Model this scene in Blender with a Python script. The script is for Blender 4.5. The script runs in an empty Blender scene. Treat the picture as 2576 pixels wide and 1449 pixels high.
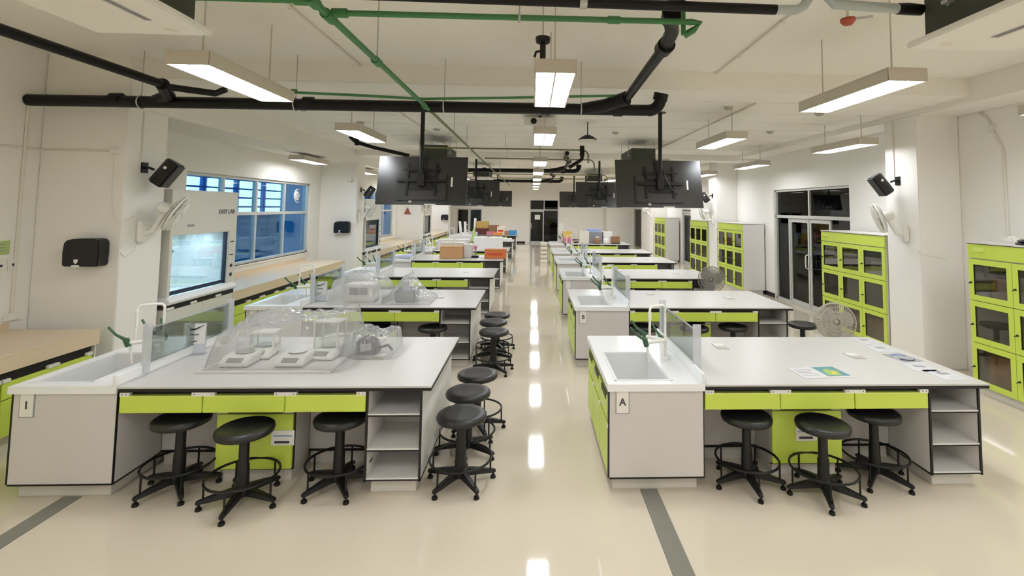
import bpy, bmesh, math, random
from mathutils import Vector, Matrix, noise
random.seed(7)
SC = bpy.context.scene
COL = SC.collection
PI = math.pi

# ------------------------------------------------------------------ camera
cam_d = bpy.data.cameras.new('camera')
cam = bpy.data.objects.new('camera', cam_d)
COL.objects.link(cam)
F_PX, P_X, P_Y, YAW, PITCH, ROLL = 1250.0, 1394.28, 440.5, 0.04295, 0.06516, 0.01145
fw = Vector((math.sin(YAW)*math.cos(PITCH), math.cos(YAW)*math.cos(PITCH), math.sin(PITCH)))
r0 = Vector((math.cos(YAW), -math.sin(YAW), 0.0))
u0 = r0.cross(fw)
rr = r0*math.cos(ROLL) + u0*math.sin(ROLL)
uu = -r0*math.sin(ROLL) + u0*math.cos(ROLL)
cam.matrix_world = Matrix(((rr.x, uu.x, -fw.x, 0.0), (rr.y, uu.y, -fw.y, 0.0), (rr.z, uu.z, -fw.z, 2.1), (0, 0, 0, 1)))
cam_d.sensor_width = 36.0
cam_d.lens = F_PX/2576.0*36.0
cam_d.shift_x = (1288.0 - P_X)/2576.0
cam_d.shift_y = (P_Y - 724.5)/2576.0
cam_d.clip_start = 0.02
cam_d.clip_end = 200
SC.camera = cam

# ------------------------------------------------------------------ world, exposure
world = bpy.data.worlds.new('dusk')
SC.world = world
world.use_nodes = True
bg = world.node_tree.nodes['Background']
bg.inputs[0].default_value = (0.16, 0.42, 0.68, 1)
bg.inputs[1].default_value = 1.1
SC.view_settings.view_transform = 'Standard'
SC.view_settings.look = 'None'
SC.view_settings.gamma = 1.0
SC.view_settings.use_curve_mapping = False
SC.view_settings.exposure = 0.92
LAMP = 14.0
try:
    SC.cycles.transparent_max_bounces = 16
    SC.cycles.max_bounces = 8
    SC.cycles.diffuse_bounces = 5
    SC.cycles.glossy_bounces = 3
    SC.cycles.transmission_bounces = 4
    SC.cycles.adaptive_threshold = 0.03
    SC.cycles.use_light_tree = False
    SC.cycles.caustics_reflective = False
except Exception:
    pass

# ------------------------------------------------------------------ materials
M = {}
def s2l(c):
    return tuple(((v/255.0)/12.92 if v/255.0 <= 0.04045 else ((v/255.0+0.055)/1.055)**2.4) for v in c)
def mat(name, rgb, rough=0.5, metal=0.0, var=0.0, scale=6.0, spec=0.5, bump=0.0, bscale=60.0, coat=0.0, emis=None, estr=0.0):
    m = bpy.data.materials.new(name)
    m.use_nodes = True
    nt = m.node_tree
    b = nt.nodes['Principled BSDF']
    c = s2l(rgb)
    b.inputs['Base Color'].default_value = (*c, 1)
    b.inputs['Roughness'].default_value = rough
    b.inputs['Metallic'].default_value = metal
    b.inputs['Specular IOR Level'].default_value = spec
    b.inputs['Coat Weight'].default_value = coat
    if emis is not None:
        b.inputs['Emission Color'].default_value = (*s2l(emis), 1)
        b.inputs['Emission Strength'].default_value = estr
    if var > 0 or bump > 0:
        tc = nt.nodes.new('ShaderNodeTexCoord')
        if var > 0:
            n = nt.nodes.new('ShaderNodeTexNoise')
            n.inputs['Scale'].default_value = scale
            n.inputs['Detail'].default_value = 4
            nt.links.new(tc.outputs['Object'], n.inputs['Vector'])
            mx = nt.nodes.new('ShaderNodeMix'); mx.data_type = 'RGBA'
            mx.inputs['A'].default_value = (*[v*(1-var) for v in c], 1)
            mx.inputs['B'].default_value = (*[min(1, v*(1+var)) for v in c], 1)
            nt.links.new(n.outputs['Fac'], mx.inputs['Factor'])
            nt.links.new(mx.outputs['Result'], b.inputs['Base Color'])
        if bump > 0:
            n2 = nt.nodes.new('ShaderNodeTexNoise')
            n2.inputs['Scale'].default_value = bscale
            nt.links.new(tc.outputs['Object'], n2.inputs['Vector'])
            bp = nt.nodes.new('ShaderNodeBump')
            bp.inputs['Strength'].default_value = bump
            bp.inputs['Distance'].default_value = 0.002
            nt.links.new(n2.outputs['Fac'], bp.inputs['Height'])
            nt.links.new(bp.outputs['Normal'], b.inputs['Normal'])
    M[name] = m
    return m
def emit(name, rgb, s):
    m = bpy.data.materials.new(name); m.use_nodes = True
    nt = m.node_tree; nt.nodes.clear()
    o = nt.nodes.new('ShaderNodeOutputMaterial'); e = nt.nodes.new('ShaderNodeEmission')
    e.inputs[0].default_value = (*s2l(rgb), 1); e.inputs[1].default_value = s
    nt.links.new(e.outputs[0], o.inputs[0]); M[name] = m
    m.cycles.emission_sampling = 'FRONT'
def glassy(name, tint, refl=0.08, body=None, bodyfac=0.0, rough=0.02):
    """thin pane: tinted see-through, mirror-like surface, optional milky body"""
    m = bpy.data.materials.new(name); m.use_nodes = True
    nt = m.node_tree; nt.nodes.clear()
    o = nt.nodes.new('ShaderNodeOutputMaterial')
    t = nt.nodes.new('ShaderNodeBsdfTransparent'); t.inputs[0].default_value = (*tint, 1)
    g = nt.nodes.new('ShaderNodeBsdfGlossy'); g.inputs['Roughness'].default_value = rough
    src = t.outputs[0]
    if body is not None:
        d = nt.nodes.new('ShaderNodeBsdfDiffuse'); d.inputs[0].default_value = (*s2l(body), 1)
        tl = nt.nodes.new('ShaderNodeBsdfTranslucent'); tl.inputs[0].default_value = (*s2l(body), 1)
        m0 = nt.nodes.new('ShaderNodeMixShader'); m0.inputs[0].default_value = 0.45
        nt.links.new(d.outputs[0], m0.inputs[1]); nt.links.new(tl.outputs[0], m0.inputs[2])
        m1 = nt.nodes.new('ShaderNodeMixShader'); m1.inputs[0].default_value = bodyfac
        nt.links.new(t.outputs[0], m1.inputs[1]); nt.links.new(m0.outputs[0], m1.inputs[2])
        src = m1.outputs[0]
    lw = nt.nodes.new('ShaderNodeLayerWeight'); lw.inputs[0].default_value = 0.25
    mr = nt.nodes.new('ShaderNodeMapRange'); mr.inputs[3].default_value = refl; mr.inputs[4].default_value = 0.7
    nt.links.new(lw.outputs['Fresnel'], mr.inputs[0])
    m2 = nt.nodes.new('ShaderNodeMixShader')
    nt.links.new(mr.outputs[0], m2.inputs[0]); nt.links.new(src, m2.inputs[1]); nt.links.new(g.outputs[0], m2.inputs[2])
    nt.links.new(m2.outputs[0], o.inputs[0]); M[name] = m

mat('wall', (240, 237, 230), 0.75, var=0.03, scale=1.3, bump=0.15)
mat('ceil', (240, 236, 226), 0.85, var=0.035, scale=0.8, bump=0.2)
mat('floor', (213, 202, 182), 0.06, var=0.025, scale=0.7, spec=0.5)
mat('trench', (128, 126, 116), 0.45, var=0.08, scale=9)
mat('top_white', (198, 196, 190), 0.32, var=0.015, scale=5)
mat('sink_white', (238, 239, 238), 0.2)
mat('basin', (226, 226, 224), 0.3)
mat('edge_black', (17, 14, 13), 0.45)
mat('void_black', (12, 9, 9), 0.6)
mat('grey_lam', (208, 203, 199), 0.5, var=0.02, scale=4)
mat('pale_lam', (222, 219, 214), 0.45, var=0.02, scale=4)
mat('green_lam', (203, 222, 88), 0.4, var=0.03, scale=3)
mat('green_lite', (212, 228, 116), 0.4)
mat('clip_white', (232, 230, 222), 0.4)
mat('plinth', (206, 202, 192), 0.4, var=0.03, scale=8)
mat('black_plastic', (15, 15, 14), 0.42)
mat('black_seat', (30, 30, 29), 0.38, bump=0.12, bscale=150)
mat('black_metal', (12, 11, 10), 0.4, metal=0.2)
mat('black_pipe', (9, 8, 7), 0.42, spec=0.3)
mat('green_pipe', (58, 120, 66), 0.4)
mat('olive_pipe', (118, 122, 84), 0.5)
mat('pvc_grey', (176, 184, 182), 0.4)
mat('steel', (190, 190, 186), 0.3, metal=0.9)
mat('zinc', (185, 185, 180), 0.4, metal=0.6)
mat('white_plastic', (236, 234, 226), 0.35)
mat('cream_plastic', (228, 223, 210), 0.4)
mat('lamp_body', (200, 192, 176), 0.5)
mat('ac_dark', (62, 66, 54), 0.6, var=0.05, scale=5)
mat('conduit', (226, 221, 208), 0.5)
mat('tap_green', (52, 92, 62), 0.45)
mat('tv_back', (24, 24, 21), 0.30, spec=0.9)
mat('tv_detail', (9, 9, 8), 0.45)
mat('screen', (8, 8, 10), 0.1)
mat('alu', (206, 206, 200), 0.4, metal=0.3)
mat('beige_top', (222, 202, 172), 0.35, var=0.05, scale=4)
mat('hood_body', (216, 213, 202), 0.45)
mat('hood_liner', (226, 236, 238), 0.4)
mat('sash_dark', (24, 44, 70), 0.35)
mat('cardboard', (198, 152, 104), 0.8, var=0.06, scale=8)
mat('cardboard_dark', (146, 106, 74), 0.8, var=0.06, scale=8)
mat('orange_box', (206, 120, 66), 0.7, var=0.04, scale=8)
mat('red_print', (206, 74, 40), 0.7)
mat('tan', (192, 160, 90), 0.8)
mat('maroon', (92, 46, 42), 0.7)
mat('pink', (206, 130, 150), 0.6)
mat('orange', (232, 150, 60), 0.6)
mat('yellow', (226, 196, 80), 0.6)
mat('blue_box', (70, 150, 205), 0.6)
mat('pale_blue', (160, 178, 225), 0.6)
mat('lilac', (205, 195, 222), 0.6)
mat('paper', (238, 236, 232), 0.7)
mat('faint_paper', (205, 205, 204), 0.7)
mat('faint_blue', (176, 184, 205), 0.7)
mat('print_grey', (150, 150, 152), 0.7)
mat('print_blue', (150, 165, 205), 0.7)
mat('print_dark', (70, 70, 76), 0.7)
mat('print_green', (150, 180, 90), 0.6)
mat('print_teal', (90, 140, 150), 0.6)
mat('note_green', (178, 200, 130), 0.7)
mat('outlet_grey', (178, 174, 164), 0.4, metal=0.2)
mat('balance', (228, 227, 220), 0.4)
mat('lcd', (120, 126, 118), 0.3)
mat('painted_dark', (12, 12, 13), 0.9)  # near-black colour stands in for the darkness behind the doors
mat('ext_blue', (88, 176, 222), 0.7, var=0.12, scale=0.6)
mat('ext_bar', (20, 96, 170), 0.6)
mat('ext_dark', (70, 134, 172), 0.7, var=0.15, scale=1.5)
mat('red_dome', (176, 78, 60), 0.5)
mat('fan_grey', (150, 145, 135), 0.5)
mat('fan_pale', (186, 180, 168), 0.5)
mat('cable_white', (232, 228, 214), 0.5)
mat('inner_brown', (150, 116, 84), 0.8, var=0.2, scale=3)
mat('inner_dark', (70, 68, 60), 0.8, var=0.25, scale=3)
emit('lamp_glow', (246, 249, 255), LAMP)
emit('lit_pane', (214, 236, 255), 3.4)
emit('hood_lamp', (205, 232, 248), 12.0)
glassy('hood_glass', (0.96, 0.98, 0.98), 0.008)
glassy('clear_glass', (0.90, 0.95, 0.94), 0.05)
glassy('blue_glass', (0.62, 0.85, 0.965), 0.03)
glassy('dark_glass', (0.22, 0.25, 0.27), 0.03)
glassy('cup_glass', (0.80, 0.79, 0.75), 0.04)
glassy('film', (0.97, 0.98, 0.98), 0.05, body=(252, 252, 252), bodyfac=0.26, rough=0.14)
glassy('acrylic', (0.95, 0.96, 0.98), 0.05, body=(244, 247, 252), bodyfac=0.6, rough=0.05)

# ------------------------------------------------------------------ mesh tools
class MB:
    def __init__(s):
        s.v = []; s.f = []; s.m = []; s.mi = 0
    def face(s, idx):
        s.f.append(idx); s.m.append(s.mi)
    def box(s, x0, x1, y0, y1, z0, z1):
        b = len(s.v)
        s.v += [(x0, y0, z0), (x1, y0, z0), (x1, y1, z0), (x0, y1, z0), (x0, y0, z1), (x1, y0, z1), (x1, y1, z1), (x0, y1, z1)]
        for q in ((0, 3, 2, 1), (4, 5, 6, 7), (0, 1, 5, 4), (1, 2, 6, 5), (2, 3, 7, 6), (3, 0, 4, 7)):
            s.face([b+i for i in q])
        return s
    def obox(s, c, ax, ay, az):
        """box about centre c with half-axis vectors"""
        b = len(s.v); c = Vector(c); ax = Vector(ax); ay = Vector(ay); az = Vector(az)
        for sz in (-1, 1):
            for sx, sy in ((-1, -1), (1, -1), (1, 1), (-1, 1)):
                s.v.append(tuple(c + ax*sx + ay*sy + az*sz))
        for q in ((0, 3, 2, 1), (4, 5, 6, 7), (0, 1, 5, 4), (1, 2, 6, 5), (2, 3, 7, 6), (3, 0, 4, 7)):
            s.face([b+i for i in q])
        return s
    def ring(s, c, n1, n2, r, seg):
        b = len(s.v)
        for k in range(seg):
            a = 2*PI*k/seg
            s.v.append(tuple(c + n1*(r*math.cos(a)) + n2*(r*math.sin(a))))
        return b
    def tube(s, pts, r, seg=10, closed=False, caps=True, radii=None):
        pts = [Vector(p) for p in pts]; n = len(pts)
        rings = []; prev = None
        for i, p in enumerate(pts):
            if closed:
                d = (pts[(i+1) % n] - pts[i-1])
            else:
                d = pts[min(i+1, n-1)] - pts[max(i-1, 0)]
            d.normalize()
            if prev is None:
                a = Vector((0, 0, 1)) if abs(d.z) < 0.9 else Vector((1, 0, 0))
                n1 = d.cross(a).normalized()
            else:
                n1 = (prev - d*prev.dot(d)).normalized()
            prev = n1
            n2 = d.cross(n1)
            rings.append(s.ring(p, n1, n2, radii[i] if radii else r, seg))
        last = n if closed else n-1
        for i in range(last):
            a, b = rings[i], rings[(i+1) % n]
            for k in range(seg):
                k2 = (k+1) % seg
                s.face([a+k, a+k2, b+k2, b+k])
        if caps and not closed:
            s.face([rings[0]+k for k in reversed(range(seg))])
            s.face([rings[-1]+k for k in range(seg)])
        return s
    def cyl(s, p0, p1, r, seg=14, r1=None):
        return s.tube([p0, p1], r, seg, radii=[r, r if r1 is None else r1])
    def lathe(s, prof, c=(0, 0, 0), seg=28, axis=(0, 0, 1)):
        ax = Vector(axis).normalized()
        a = Vector((1, 0, 0)) if abs(ax.x) < 0.9 else Vector((0, 1, 0))
        n1 = (a - ax*a.dot(ax)).normalized(); n2 = ax.cross(n1); c = Vector(c)
        rings = [s.ring(c + ax*h, n1, n2, max(r, 1e-5), seg) for r, h in prof]
        for i in range(len(rings)-1):
            for k in range(seg):
                k2 = (k+1) % seg
                s.face([rings[i]+k, rings[i]+k2, rings[i+1]+k2, rings[i+1]+k])
        s.face([rings[0]+k for k in reversed(range(seg))])
        s.face([rings[-1]+k for k in range(seg)])
        return s
    def prism(s, poly, d):
        """poly: list of 3D points (planar), extruded by vector d"""
        b = len(s.v); n = len(poly); d = Vector(d)
        s.v += [tuple(p) for p in poly] + [tuple(Vector(p)+d) for p in poly]
        s.face([b+i for i in reversed(range(n))]); s.face([b+n+i for i in range(n)])
        for i in range(n):
            j = (i+1) % n
            s.face([b+i, b+j, b+n+j, b+n+i])
        return s
    def mesh(s, name, mats, bevel=0.0, smooth=35):
        me = bpy.data.meshes.new(name)
        me.from_pydata(s.v, [], s.f)
        for m in mats:
            me.materials.append(M[m])
        if len(mats) > 1:
            me.polygons.foreach_set('material_index', s.m)
        bm = bmesh.new(); bm.from_mesh(me)
        bmesh.ops.recalc_face_normals(bm, faces=bm.faces)
        if bevel > 0:
            es = [e for e in bm.edges if len(e.link_faces) == 2 and e.calc_face_angle(0) > 0.7]
            bmesh.ops.bevel(bm, geom=es, offset=bevel, segments=2, affect='EDGES', clamp_overlap=True)
        bm.to_mesh(me); bm.free()
        if smooth:
            me.polygons.foreach_set('use_smooth', [True]*len(me.polygons))
            me.set_sharp_from_angle(angle=math.radians(smooth))
        return me
    def build(s, name, mats, parent=None, bevel=0.0, smooth=35, loc=None):
        if isinstance(mats, str):
            mats = [mats]
        o = bpy.data.objects.new(name, s.mesh(name, mats, bevel, smooth))
        COL.objects.link(o)
        if parent is not None:
            o.parent = parent
        if loc is not None:
            o.location = loc
        return o

def tag(o, label, cat=None, group=None, kind=None):
    o['label'] = label
    if cat: o['category'] = cat
    if group: o['group'] = group
    if kind: o['kind'] = kind
    return o
def thing(name, label, cat, loc=(0, 0, 0), rotz=0.0, group=None):
    o = bpy.data.objects.new(name, None)
    COL.objects.link(o)
    o.empty_display_size = 0.05
    o.location = loc; o.rotation_euler = (0, 0, rotz)
    return tag(o, label, cat, group, 'thing')
def bxo(name, m, parent, *b, bevel=0.0):
    return MB().box(*b).build(name, m, parent, bevel=bevel)
def glow_box(name, glow, body, parent, *b, face=0):
    """box of which only one face (0 = bottom, 3 = +x) gives off light"""
    mb = MB().box(*b)
    mb.m = [1 if i == face else 0 for i in range(6)]
    return mb.build(name, [body, glow], parent, smooth=0)
def inst(name, mesh, parent=None, loc=(0, 0, 0), rot=None):
    o = bpy.data.objects.new(name, mesh); COL.objects.link(o)
    if parent is not None: o.parent = parent
    o.location = loc
    if rot: o.rotation_euler = rot
    return o
KIDS = {}
def copy_tree(o, loc=None, rotz=None, label=None, group=None, parent=None):
    kids = [c for c in COL.objects if c.parent == o] if o.name not in KIDS else KIDS[o.name]
    KIDS[o.name] = kids
    c = o.copy(); COL.objects.link(c)
    c.parent = parent
    if loc is not None: c.location = loc
    if rotz is not None: c.rotation_euler = (c.rotation_euler[0], c.rotation_euler[1], rotz)
    if label: c['label'] = label
    if group: c['group'] = group
    for k in kids:
        copy_tree(k, parent=c)
    return c
def text(body, size, m, parent, mw, name='lettering', ext=0.001, bold=0.0):
    cu = bpy.data.curves.new(name, 'FONT')
    cu.body = body; cu.size = size; cu.extrude = ext; cu.offset = bold
    cu.align_x = 'CENTER'; cu.align_y = 'CENTER'
    cu.materials.append(M[m])
    tmp = bpy.data.objects.new(name, cu); COL.objects.link(tmp)
    me = bpy.data.meshes.new_from_object(tmp.evaluated_get(bpy.context.evaluated_depsgraph_get()))
    bpy.data.objects.remove(tmp); bpy.data.curves.remove(cu)
    o = bpy.data.objects.new(name, me); COL.objects.link(o)
    o.parent = parent
    o.matrix_local = mw
    return o
def frame_m(loc, xdir, ydir):
    x = Vector(xdir).normalized(); y = Vector(ydir).normalized(); z = x.cross(y)
    return Matrix(((x.x, y.x, z.x, loc[0]), (x.y, y.y, z.y, loc[1]), (x.z, y.z, z.z, loc[2]), (0, 0, 0, 1)))
def arc(c, a0, a1, r, e1, e2, n=6):
    c = Vector(c); e1 = Vector(e1); e2 = Vector(e2)
    return [c + e1*(r*math.cos(a0+(a1-a0)*i/n)) + e2*(r*math.sin(a0+(a1-a0)*i/n)) for i in range(n+1)]
def struct(o, label=None):
    o['kind'] = 'structure'
    if label: o['label'] = label
    return o

# ------------------------------------------------------------------ room shell
XL, XR, Y0, Y1 = -5.34, 5.85, -4.0, 29.35
ZC1, ZC2 = 3.72, 3.50
struct(MB().box(XL-0.2, XR+0.2, Y0, Y1+0.2, -0.12, 0.0).build('floor', 'floor', smooth=0), 'glossy cream floor of the laboratory')
def wall(name, axis, pos, th, u0, u1, z0, z1, openings, label):
    """wall slab with rectangular openings (u0,u1,z0,z1); axis 'x' = plane of constant x"""
    mb = MB()
    us = sorted(set([u0, u1] + [o[0] for o in openings] + [o[1] for o in openings]))
    for a, b in zip(us[:-1], us[1:]):
        zs = [(z0, z1)]
        for o in openings:
            if o[0] <= a + 1e-6 and o[1] >= b - 1e-6:
                nz = []
                for (p, q) in zs:
                    if o[2] > p: nz.append((p, min(q, o[2])))
                    if o[3] < q: nz.append((max(p, o[3]), q))
                zs = nz
        for p, q in zs:
            if axis == 'x': mb.box(min(pos, pos+th), max(pos, pos+th), a, b, p, q)
            else: mb.box(a, b, min(pos, pos+th), max(pos, pos+th), p, q)
    return struct(mb.build(name, 'wall', smooth=0), label)
WIN1 = (7.9, 12.2, 0.98, 2.60)
WIN2 = (15.0, 19.4, 0.98, 2.60)
WIN3 = (22.3, 26.2, 0.98, 2.60)
wall('wall_left', 'x', XL, -0.18, Y0, Y1, 0, 3.8, [WIN1, WIN2, WIN3], 'cream wall with the blue windows')
DR1 = (8.95, 11.85, 0.0, 2.58)
DR2 = (18.2, 19.3, 0.0, 2.10)
DR3 = (26.5, 28.55, 0.0, 2.10)
wall('wall_right', 'x', XR, 0.18, Y0, Y1, 0, 3.8, [DR1, DR2, DR3], 'cream wall behind the green cupboards')
EDR = (-0.16, 1.54, 0.0, 2.55)
EWN = (-4.40, -2.95, 0.25, 1.98)
wall('wall_end', 'y', Y1, 0.18, XL, XR, 0, 3.8, [EDR, EWN], 'pale far end wall with the dark door')
wall('wall_front', 'y', Y0, -0.18, XL, XR, 0, 3.8, [], 'plain cream wall')
# ceiling: near slab, cross beams, plank slab
ce = MB().box(XL, XR, Y0, 5.7, ZC1, ZC1+0.15).box(XL, XR, 6.3, Y1, ZC2+0.03, ZC2+0.2).build('ceiling', 'ceil', smooth=0)
struct(ce, 'cream ceiling of precast planks and beams')
pl = MB().box(XL, XR, 0.006, 0.724, 0, 0.04).mesh('plank', ['ceil'], bevel=0.006, smooth=0)
k = 0
yy = 6.3
while yy + 0.73 < Y1:
    inst('plank', pl, ce, (0, yy, ZC2 - 0.002*(k % 2)))
    yy += 0.73; k += 1
for i, (yb, zb) in enumerate(((5.7, 3.50), (12.6, 3.36), (18.45, 3.36), (24.4, 3.36))):
    struct(MB().box(XL, XR, yb, yb+0.6, zb, ZC1+0.1).build('ceiling_beam', 'ceil', bevel=0.012, smooth=0), '%s cream cross beam under the ceiling' % ('first', 'second', 'third', 'farthest')[i])
struct(MB().box(XL, -4.44, 5.6, Y1, 3.15, 3.75).build('ceiling_beam', 'ceil', bevel=0.012, smooth=0), 'cream edge beam above the fume hoods')
struct(MB().box(5.25, XR, Y0, Y1, 3.42, 3.75).build('ceiling_beam', 'ceil', bevel=0.012, smooth=0), 'cream edge beam above the green cupboards')
# columns
for i, y in enumerate((5.6, 12.75, 20.0, 26.6)):
    struct(MB().box(XL, -4.44, y, y+0.6, 0, 3.16).build('column', 'wall', bevel=0.008, smooth=0), '%s cream column on the window side' % ('first', 'second', 'third', 'farthest')[i])
for i, (y, x) in enumerate(((6.55, 5.25), (14.0, 5.25), (21.5, 5.25), (28.6, 4.3))):
    struct(MB().box(x, XR, y, y+0.62, 0, 3.43).build('column', 'wall', bevel=0.008, smooth=0), '%s cream column on the cupboard side' % ('first', 'second', 'third', 'farthest')[i])
# baseboards
struct(MB().box(5.835, 5.85, 11.85, 14.0, 0, 0.10).build('baseboard_right', 'edge_black', smooth=0), 'dark skirting by the glass doors')
struct(MB().box(-1.0, -0.4, 29.335, 29.35, 0, 0.10).build('baseboard_end', 'edge_black', smooth=0), 'dark skirting by the end door')
# floor trench covers
def trench(x, y0, y1, label):
    t = thing('floor_trench_cover', label, 'floor strip', (x, 0, 0))
    y = y0
    while y < y1 - 0.05:
        e = min(y + 1.15, y1)
        bxo('cover_plate', 'trench', t, -0.065, 0.065, y+0.002, e-0.002, -0.02, 0.004, bevel=0.002)
        y = e
trench(0.90, 0.6, 3.84, 'grey strip in the floor running to the bench marked A')
trench(-3.25, 0.6, 3.84, 'grey strip in the floor running to the bench marked I')

# ------------------------------------------------------------------ outside the openings
def darkbox(x0, x1, y0, y1, z0, z1, open_side):  # added box that keeps sky light out behind an opening
    mb = MB(); t = 0.1
    if open_side != '-x': mb.box(x0-t, x0, y0, y1, z0, z1)
    if open_side != '+x': mb.box(x1, x1+t, y0, y1, z0, z1)
    if open_side != '-y': mb.box(x0, x1, y0-t, y0, z0, z1)
    if open_side != '+y': mb.box(x0, x1, y1, y1+t, z0, z1)
    mb.box(x0-t, x1+t, y0-t, y1+t, z1, z1+t).box(x0-t, x1+t, y0-t, y1+t, z0-t, z0)
    return mb
struct(darkbox(XR+0.18, 9.5, 6.0, 29.5, -0.02, 3.6, '-x').build('exterior_corridor', 'painted_dark', smooth=0), 'added corridor box painted dark behind the glass doors')
struct(darkbox(-5.5, 4.0, Y1+0.18, 33.0, -0.02, 3.6, '-y').build('exterior_dark_box', 'painted_dark', smooth=0), 'added dark box keeping light out behind the end door')
# across the light well: a facade with lit panes, bars and louvres
fc = thing('exterior_facade', 'blue facade with lit panes seen through the windows', 'facade')
fc['kind'] = 'structure'
MB().box(-8.3, -8.1, 5.0, 40, -1.0, 4.5).build('facade_wall', 'ext_blue', fc, smooth=0)
pane = MB().box(-8.09, -8.07, 0.0, 1.22, 0.0, 0.20)
pane.m = [0, 0, 0, 1, 0, 0]
pane = pane.mesh('pane', ['ext_blue', 'lit_pane'], smooth=0)
bar = MB().box(-8.08, -8.0, 0, 1.36, 0, 0.035).mesh('bar', ['ext_bar'], smooth=0)
post = MB().box(-8.08, -7.98, 0, 0.14, 1.72, 3.5).mesh('post', ['ext_bar'], smooth=0)
for i in range(8):
    y = 5.6 + i*1.36
    inst('post', post, fc, (0, y, 0))
    for j in range(7):
        inst('pane', pane, fc, (0, y+0.14, 1.80 + j*0.245))
        inst('bar', bar, fc, (0, y, 1.755 + j*0.245))
slat = MB().box(-8.09, -8.02, 5.0, 16.4, 0, 0.10).mesh('louvre', ['ext_dark'], smooth=0)
for j in range(14):
    inst('louvre', slat, fc, (0, 0, 1.58 - j*0.19))
struct(MB().box(-8.3, -5.52, 3.0, 40, -1.1, -1.0).build('exterior_ground', 'ext_dark', smooth=0), 'ground of the light well')

# ------------------------------------------------------------------ windows and doors
def window(name, op, muls, zt, label):
    y0, y1, z0, z1 = op
    w = thing(name, label, 'window', (XL-0.09, 0, 0)); w['kind'] = 'structure'
    fr = MB().box(-0.05, 0.05, y0, y0+0.05, z0, z1).box(-0.05, 0.05, y1-0.05, y1, z0, z1).box(-0.05, 0.05, y0, y1, z0, z0+0.05).box(-0.05, 0.05, y0, y1, z1-0.05, z1)
    fr.box(-0.045, 0.045, y0, y1, zt-0.03, zt+0.03)
    fr.build('window_frame', 'alu', w, bevel=0.004)
    es = [y0] + list(muls) + [y1]
    for m_ in muls:
        bxo('mullion', 'alu', w, -0.04, 0.04, m_-0.03, m_+0.03, z0, z1, bevel=0.003)
    for a, b in zip(es[:-1], es[1:]):
        bxo('pane', 'blue_glass', w, -0.004, 0.004, a+0.02, b-0.02, z0+0.03, zt-0.02)
        bxo('pane', 'blue_glass', w, -0.004, 0.004, a+0.02, b-0.02, zt+0.02, z1-0.03)
    bxo('window_sill', 'cream_plastic', w, 0.03, 0.13, y0-0.03, y1+0.03, z0-0.03, z0, bevel=0.004)
    return w
w1 = window('window_1', WIN1, (8.92, 9.98, 11.08), 1.92, 'tall blue glazed window beside the lit fume hood')
window('window_2', WIN2, (16.1, 17.2, 18.3), 1.92, 'narrow blue slice of window behind the second fume hood')
window('window_3', WIN3, (23.6, 24.9), 1.92, 'blue window near the far end of the room')
v = thing('window_roundel', 'round white vent in the upper corner of the blue window', 'roundel', (XL-0.07, 11.66, 2.30))  # pale round shape with an open rim and grey stripes
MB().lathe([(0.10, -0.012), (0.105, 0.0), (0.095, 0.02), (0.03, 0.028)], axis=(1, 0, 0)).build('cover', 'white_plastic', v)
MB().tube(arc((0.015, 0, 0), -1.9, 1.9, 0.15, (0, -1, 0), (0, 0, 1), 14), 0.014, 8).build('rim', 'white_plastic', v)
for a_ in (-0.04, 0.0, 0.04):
    bxo('stripe', 'print_grey', v, 0.02, 0.031, a_-0.006, a_+0.006, -0.06, 0.06)

def glazed_door(name, loc, rot, bays, zt, zh, label, glass, leafs, handles=()):
    """local x along opening, y = depth; bays: x edges"""
    d = thing(name, label, 'door', loc, rot); d['kind'] = 'structure'
    x0, x1 = bays[0], bays[-1]
    fr = MB().box(x0, x0+0.05, -0.05, 0.05, 0, zh).box(x1-0.05, x1, -0.05, 0.05, 0, zh).box(x0, x1, -0.05, 0.05, zh-0.05, zh).box(x0, x1, -0.05, 0.05, zt-0.035, zt+0.035)
    fr.box(x0, x1, -0.05, 0.05, 0, 0.05)
    fr.build('door_frame', 'alu', d, bevel=0.004)
    mid = (x0+x1)/2
    bxo('transom_mullion', 'alu', d, mid-0.025, mid+0.025, -0.04, 0.04, zt, zh)
    for a, b in ((x0, mid), (mid, x1)):
        bxo('pane', glass, d, a+0.03, b-0.03, -0.004, 0.004, zt+0.03, zh-0.04)
    for i, (a, b) in enumerate(zip(bays[:-1], bays[1:])):
        if i in leafs:
            lf = MB().box(a+0.01, a+0.07, -0.022, 0.022, 0.02, zt-0.04).box(b-0.07, b-0.01, -0.022, 0.022, 0.02, zt-0.04).box(a+0.07, b-0.07, -0.022, 0.022, 0.02, 0.11).box(a+0.07, b-0.07, -0.022, 0.022, zt-0.12, zt-0.04).build('door_leaf', 'alu', d, bevel=0.003)
            bxo('pane', glass, lf, a+0.06, b-0.06, -0.004, 0.004, 0.10, zt-0.10)
        else:
            bxo('mullion', 'alu', d, b-0.025, b+0.025, -0.04, 0.04, 0, zt) if i < len(bays)-2 else None
            bxo('pane', glass, d, a+0.02, b-0.02, -0.004, 0.004, 0.05, zt-0.03)
    for hx in handles:
        MB().tube([(hx, -0.025, 0.85), (hx, -0.075, 0.87), (hx, -0.085, 1.0), (hx, -0.075, 1.13), (hx, -0.025, 1.15)], 0.014, 8).build('door_handle', 'white_plastic', d)
    return d
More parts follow.
